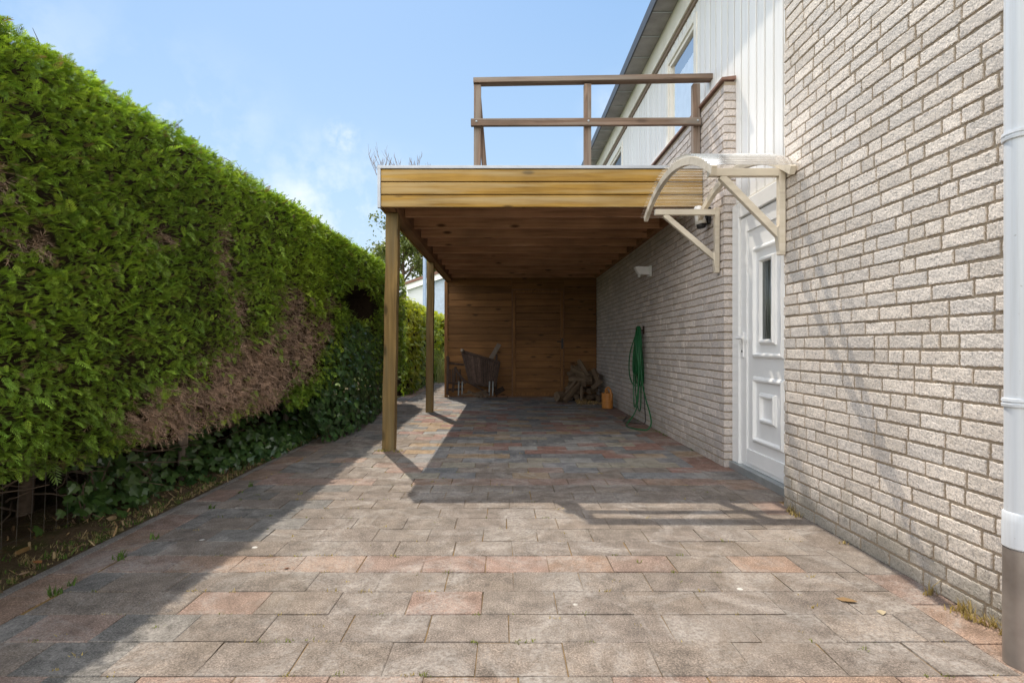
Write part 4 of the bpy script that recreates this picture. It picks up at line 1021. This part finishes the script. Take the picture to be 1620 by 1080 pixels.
for i, (x, y_, s, c_, lb) in enumerate(leaves):
    a = random.uniform(0, 6.28); V, F, C_ = scatter(LT, np.zeros((1, 3)), np.array([[math.cos(a), math.sin(a), .02]]), np.array([[random.gauss(0, .1), random.gauss(0, .1), 1]]), np.array([s*1.1]), np.array([c_]))
    o = np_mesh('fallen_leaf', V, F, M['dead'], None, C_); o.location = (x, y_, .022 if x < -2.1 else .001); tag(o, lb, 'leaf', 'fallen leaves on the ground')

# ------------------------------------------------------------------ beyond the carport
fh = thing('ivy_hedge', (-2.4, 15, 0), 'sunlit yellow green leafy hedge beyond the carport beside the path', 'hedge')
L = []
random.seed(41)
for _ in range(5200):
    if random.random() < .62: yy = random.uniform(11.6, 19); z = random.uniform(.02, 2.08); x = -2.1+.12*mnoise.noise(Vector((yy*2, z*2, 0)))+random.gauss(0, .05)+.0*yy; nrm = (1, 0, .3)
    elif random.random() < .45: yy = random.uniform(11.6, 19); z = 2.05+random.gauss(0, .06); x = -2.15-abs(random.gauss(0, .3)); nrm = (.2, 0, 1)
    else: yy = 18.2+random.gauss(0, .12); z = random.uniform(0, 2.15); x = random.uniform(-2.2, .6); nrm = (0, -1, .3)
    f = max(0, min(1, .2+z/2.1*.75+random.gauss(0, .2)+.3*mnoise.noise(Vector((yy, z, 5))))); c_ = np.array((.09, .19, .03))*(1-f)+np.array((.42, .46, .045))*f  # leaves yellower and paler towards the top, sunlight put into their colour
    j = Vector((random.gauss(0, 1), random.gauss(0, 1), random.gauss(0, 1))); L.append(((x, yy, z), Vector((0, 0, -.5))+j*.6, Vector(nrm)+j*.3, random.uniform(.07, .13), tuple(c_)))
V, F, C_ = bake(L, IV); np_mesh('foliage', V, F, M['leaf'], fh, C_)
g = MB(); g.box((-2.9, 11.7, 0), (-2.25, 18.9, 1.95)); g.box((-2.2, 18.4, 0), (.6, 18.9, 1.95)); g.build('twigs', M['twigs'], fh)
lst = [(-1.72+random.gauss(0, .16), 16.4+random.gauss(0, .2), 0, random.uniform(.7, 1.5), 1, (.30, .33, .14)) for _ in range(160)]
V = []; F = []; Cc = []
for (x, y_, z, h_, n_, c_) in lst:
    a = random.uniform(0, 6.28); b = len(V); w = .009; k = 5; cc = np.array(c_)*random.uniform(.6, 1.3)
    for i in range(k+1):
        t_ = i/k; r_ = .5*h_*t_**2; V += [(x+math.cos(a)*r_-w*(1-t_*.9), y_+math.sin(a)*r_, h_*(t_-.25*t_**3)), (x+math.cos(a)*r_+w*(1-t_*.9), y_+math.sin(a)*r_, h_*(t_-.25*t_**3))]; Cc += [cc, cc]
    F += [(b+2*i, b+2*i+1, b+2*i+3, b+2*i+2) for i in range(k)]
tag(np_mesh('ornamental_grass', V, F, M['grass'], None, np.array(Cc)), 'clump of tall arching pale grass behind the second carport post', 'plant')

bg_ = thing('bungalow', (-3, 31, 0), 'pale grey bungalow with sloping white verge seen past the carport posts', 'house')
g = MB(); g.prism([(-5.25, 0), (-3.9, 0), (-3.9, 4.55), (-5.25, 4.1)], 1, 30, 37); g.build('wall', M['pale_wall'], bg_)
g = MB(); g.prism([(-3.9, 0), (3, 0), (3, 6.85), (-3.9, 4.55)], 1, 30.05, 37); g.build('wall', M['blue_grey'], bg_)
g = MB(); g.prism([(-5.6, 3.99), (3.2, 6.92), (3.2, 7.25), (-5.6, 4.3)], 1, 29.8, 29.98); g.build('verge_board', M['white_pvc'], bg_)
g = MB(); g.prism([(-5.65, 4.285), (3.2, 7.255), (3.2, 7.40), (-5.65, 4.43)], 1, 29.7, 37.2); g.build('roof', M['coping'], bg_)
lp = thing('lamp_post', (-3.62, 25, 0), 'blue grey lamp post rising behind the second carport post', 'lamp post')
g = MB(); g.lathe([(.105, 0), (.10, 1.2), (.085, 1.25), (.075, 5.9)], (-3.62, 25, 0), 20); g.build('pole', M['pole'], lp, smooth=True)
g = MB(); g.tube([(-3.62, 25, 5.85), (-3.62, 24.7, 6.0), (-3.62, 24.2, 6.05)], .045, 8); g.box((-3.74, 23.7, 5.98), (-3.5, 24.25, 6.1)); g.build('lamp_head', M['pole'], lp, bevel=.03)

def tree(x, y_, base, rx, rz, zc_, n, lb, seed, cols, ls):
    q = random.Random(seed); tr_ = thing('tree', (x, y_, 0), lb, 'tree'); g = MB()
    g.tube([(x, y_, 0), (x+.1, y_, zc_*.4), (x-.1, y_, zc_*.75), (x, y_, zc_+rz*.5)], [.22, .17, .11, .04], 9)
    ends = []
    for k in range(30):
        a = q.uniform(0, 6.28); z0 = q.uniform(zc_-rz*.9, zc_+rz*.3); r_ = rx*q.uniform(.45, 1.0); p0 = Vector((x, y_, z0)); p1 = Vector((x+math.cos(a)*r_, y_+math.sin(a)*r_, z0+rz*q.uniform(.1, .6)))
        mid = p0.lerp(p1, .5)+Vector((0, 0, .2)); g.tube([p0, mid, p1], [.06, .035, .012], 5)
        for s in range(5):
            b0 = mid.lerp(p1, q.random()); e = b0+Vector((q.gauss(0, .5), q.gauss(0, .5), q.gauss(.15, .35))); g.tube([b0, e], [.012, .005], 4); ends.append(e); ends.append(p1)
    g.build('trunk', M['bark'], tr_, smooth=True); L = []
    for _ in range(n):
        e = q.choice(ends); p = e+Vector((q.gauss(0, .28), q.gauss(0, .28), q.gauss(0, .2)))
        j = Vector((q.gauss(0, 1), q.gauss(0, 1), q.gauss(0, 1))); f = q.random(); c_ = np.array(cols[0])*(1-f)+np.array(cols[1])*f
        L.append((p, j+Vector((0, 0, -.4)), Vector((q.gauss(0, .6), q.gauss(0, .6), 1)), q.uniform(*ls), tuple(c_)))
    V, F, C_ = bake(L, LT); np_mesh('crown', V, F, M['leaf'], tr_, C_)
tree(-6.9, 38, 0, 2.7, 2.3, 7.6, 7000, 'loose leafy tree rising behind the hedge beyond the carport', 1, ((.07, .10, .03), (.19, .22, .06)), (.15, .26))
tree(-4.0, 44, 0, 2.4, 1.8, 6.6, 2600, 'second green tree behind the lamp post and pale bungalow', 2, ((.05, .08, .02), (.12, .15, .035)), (.16, .28))
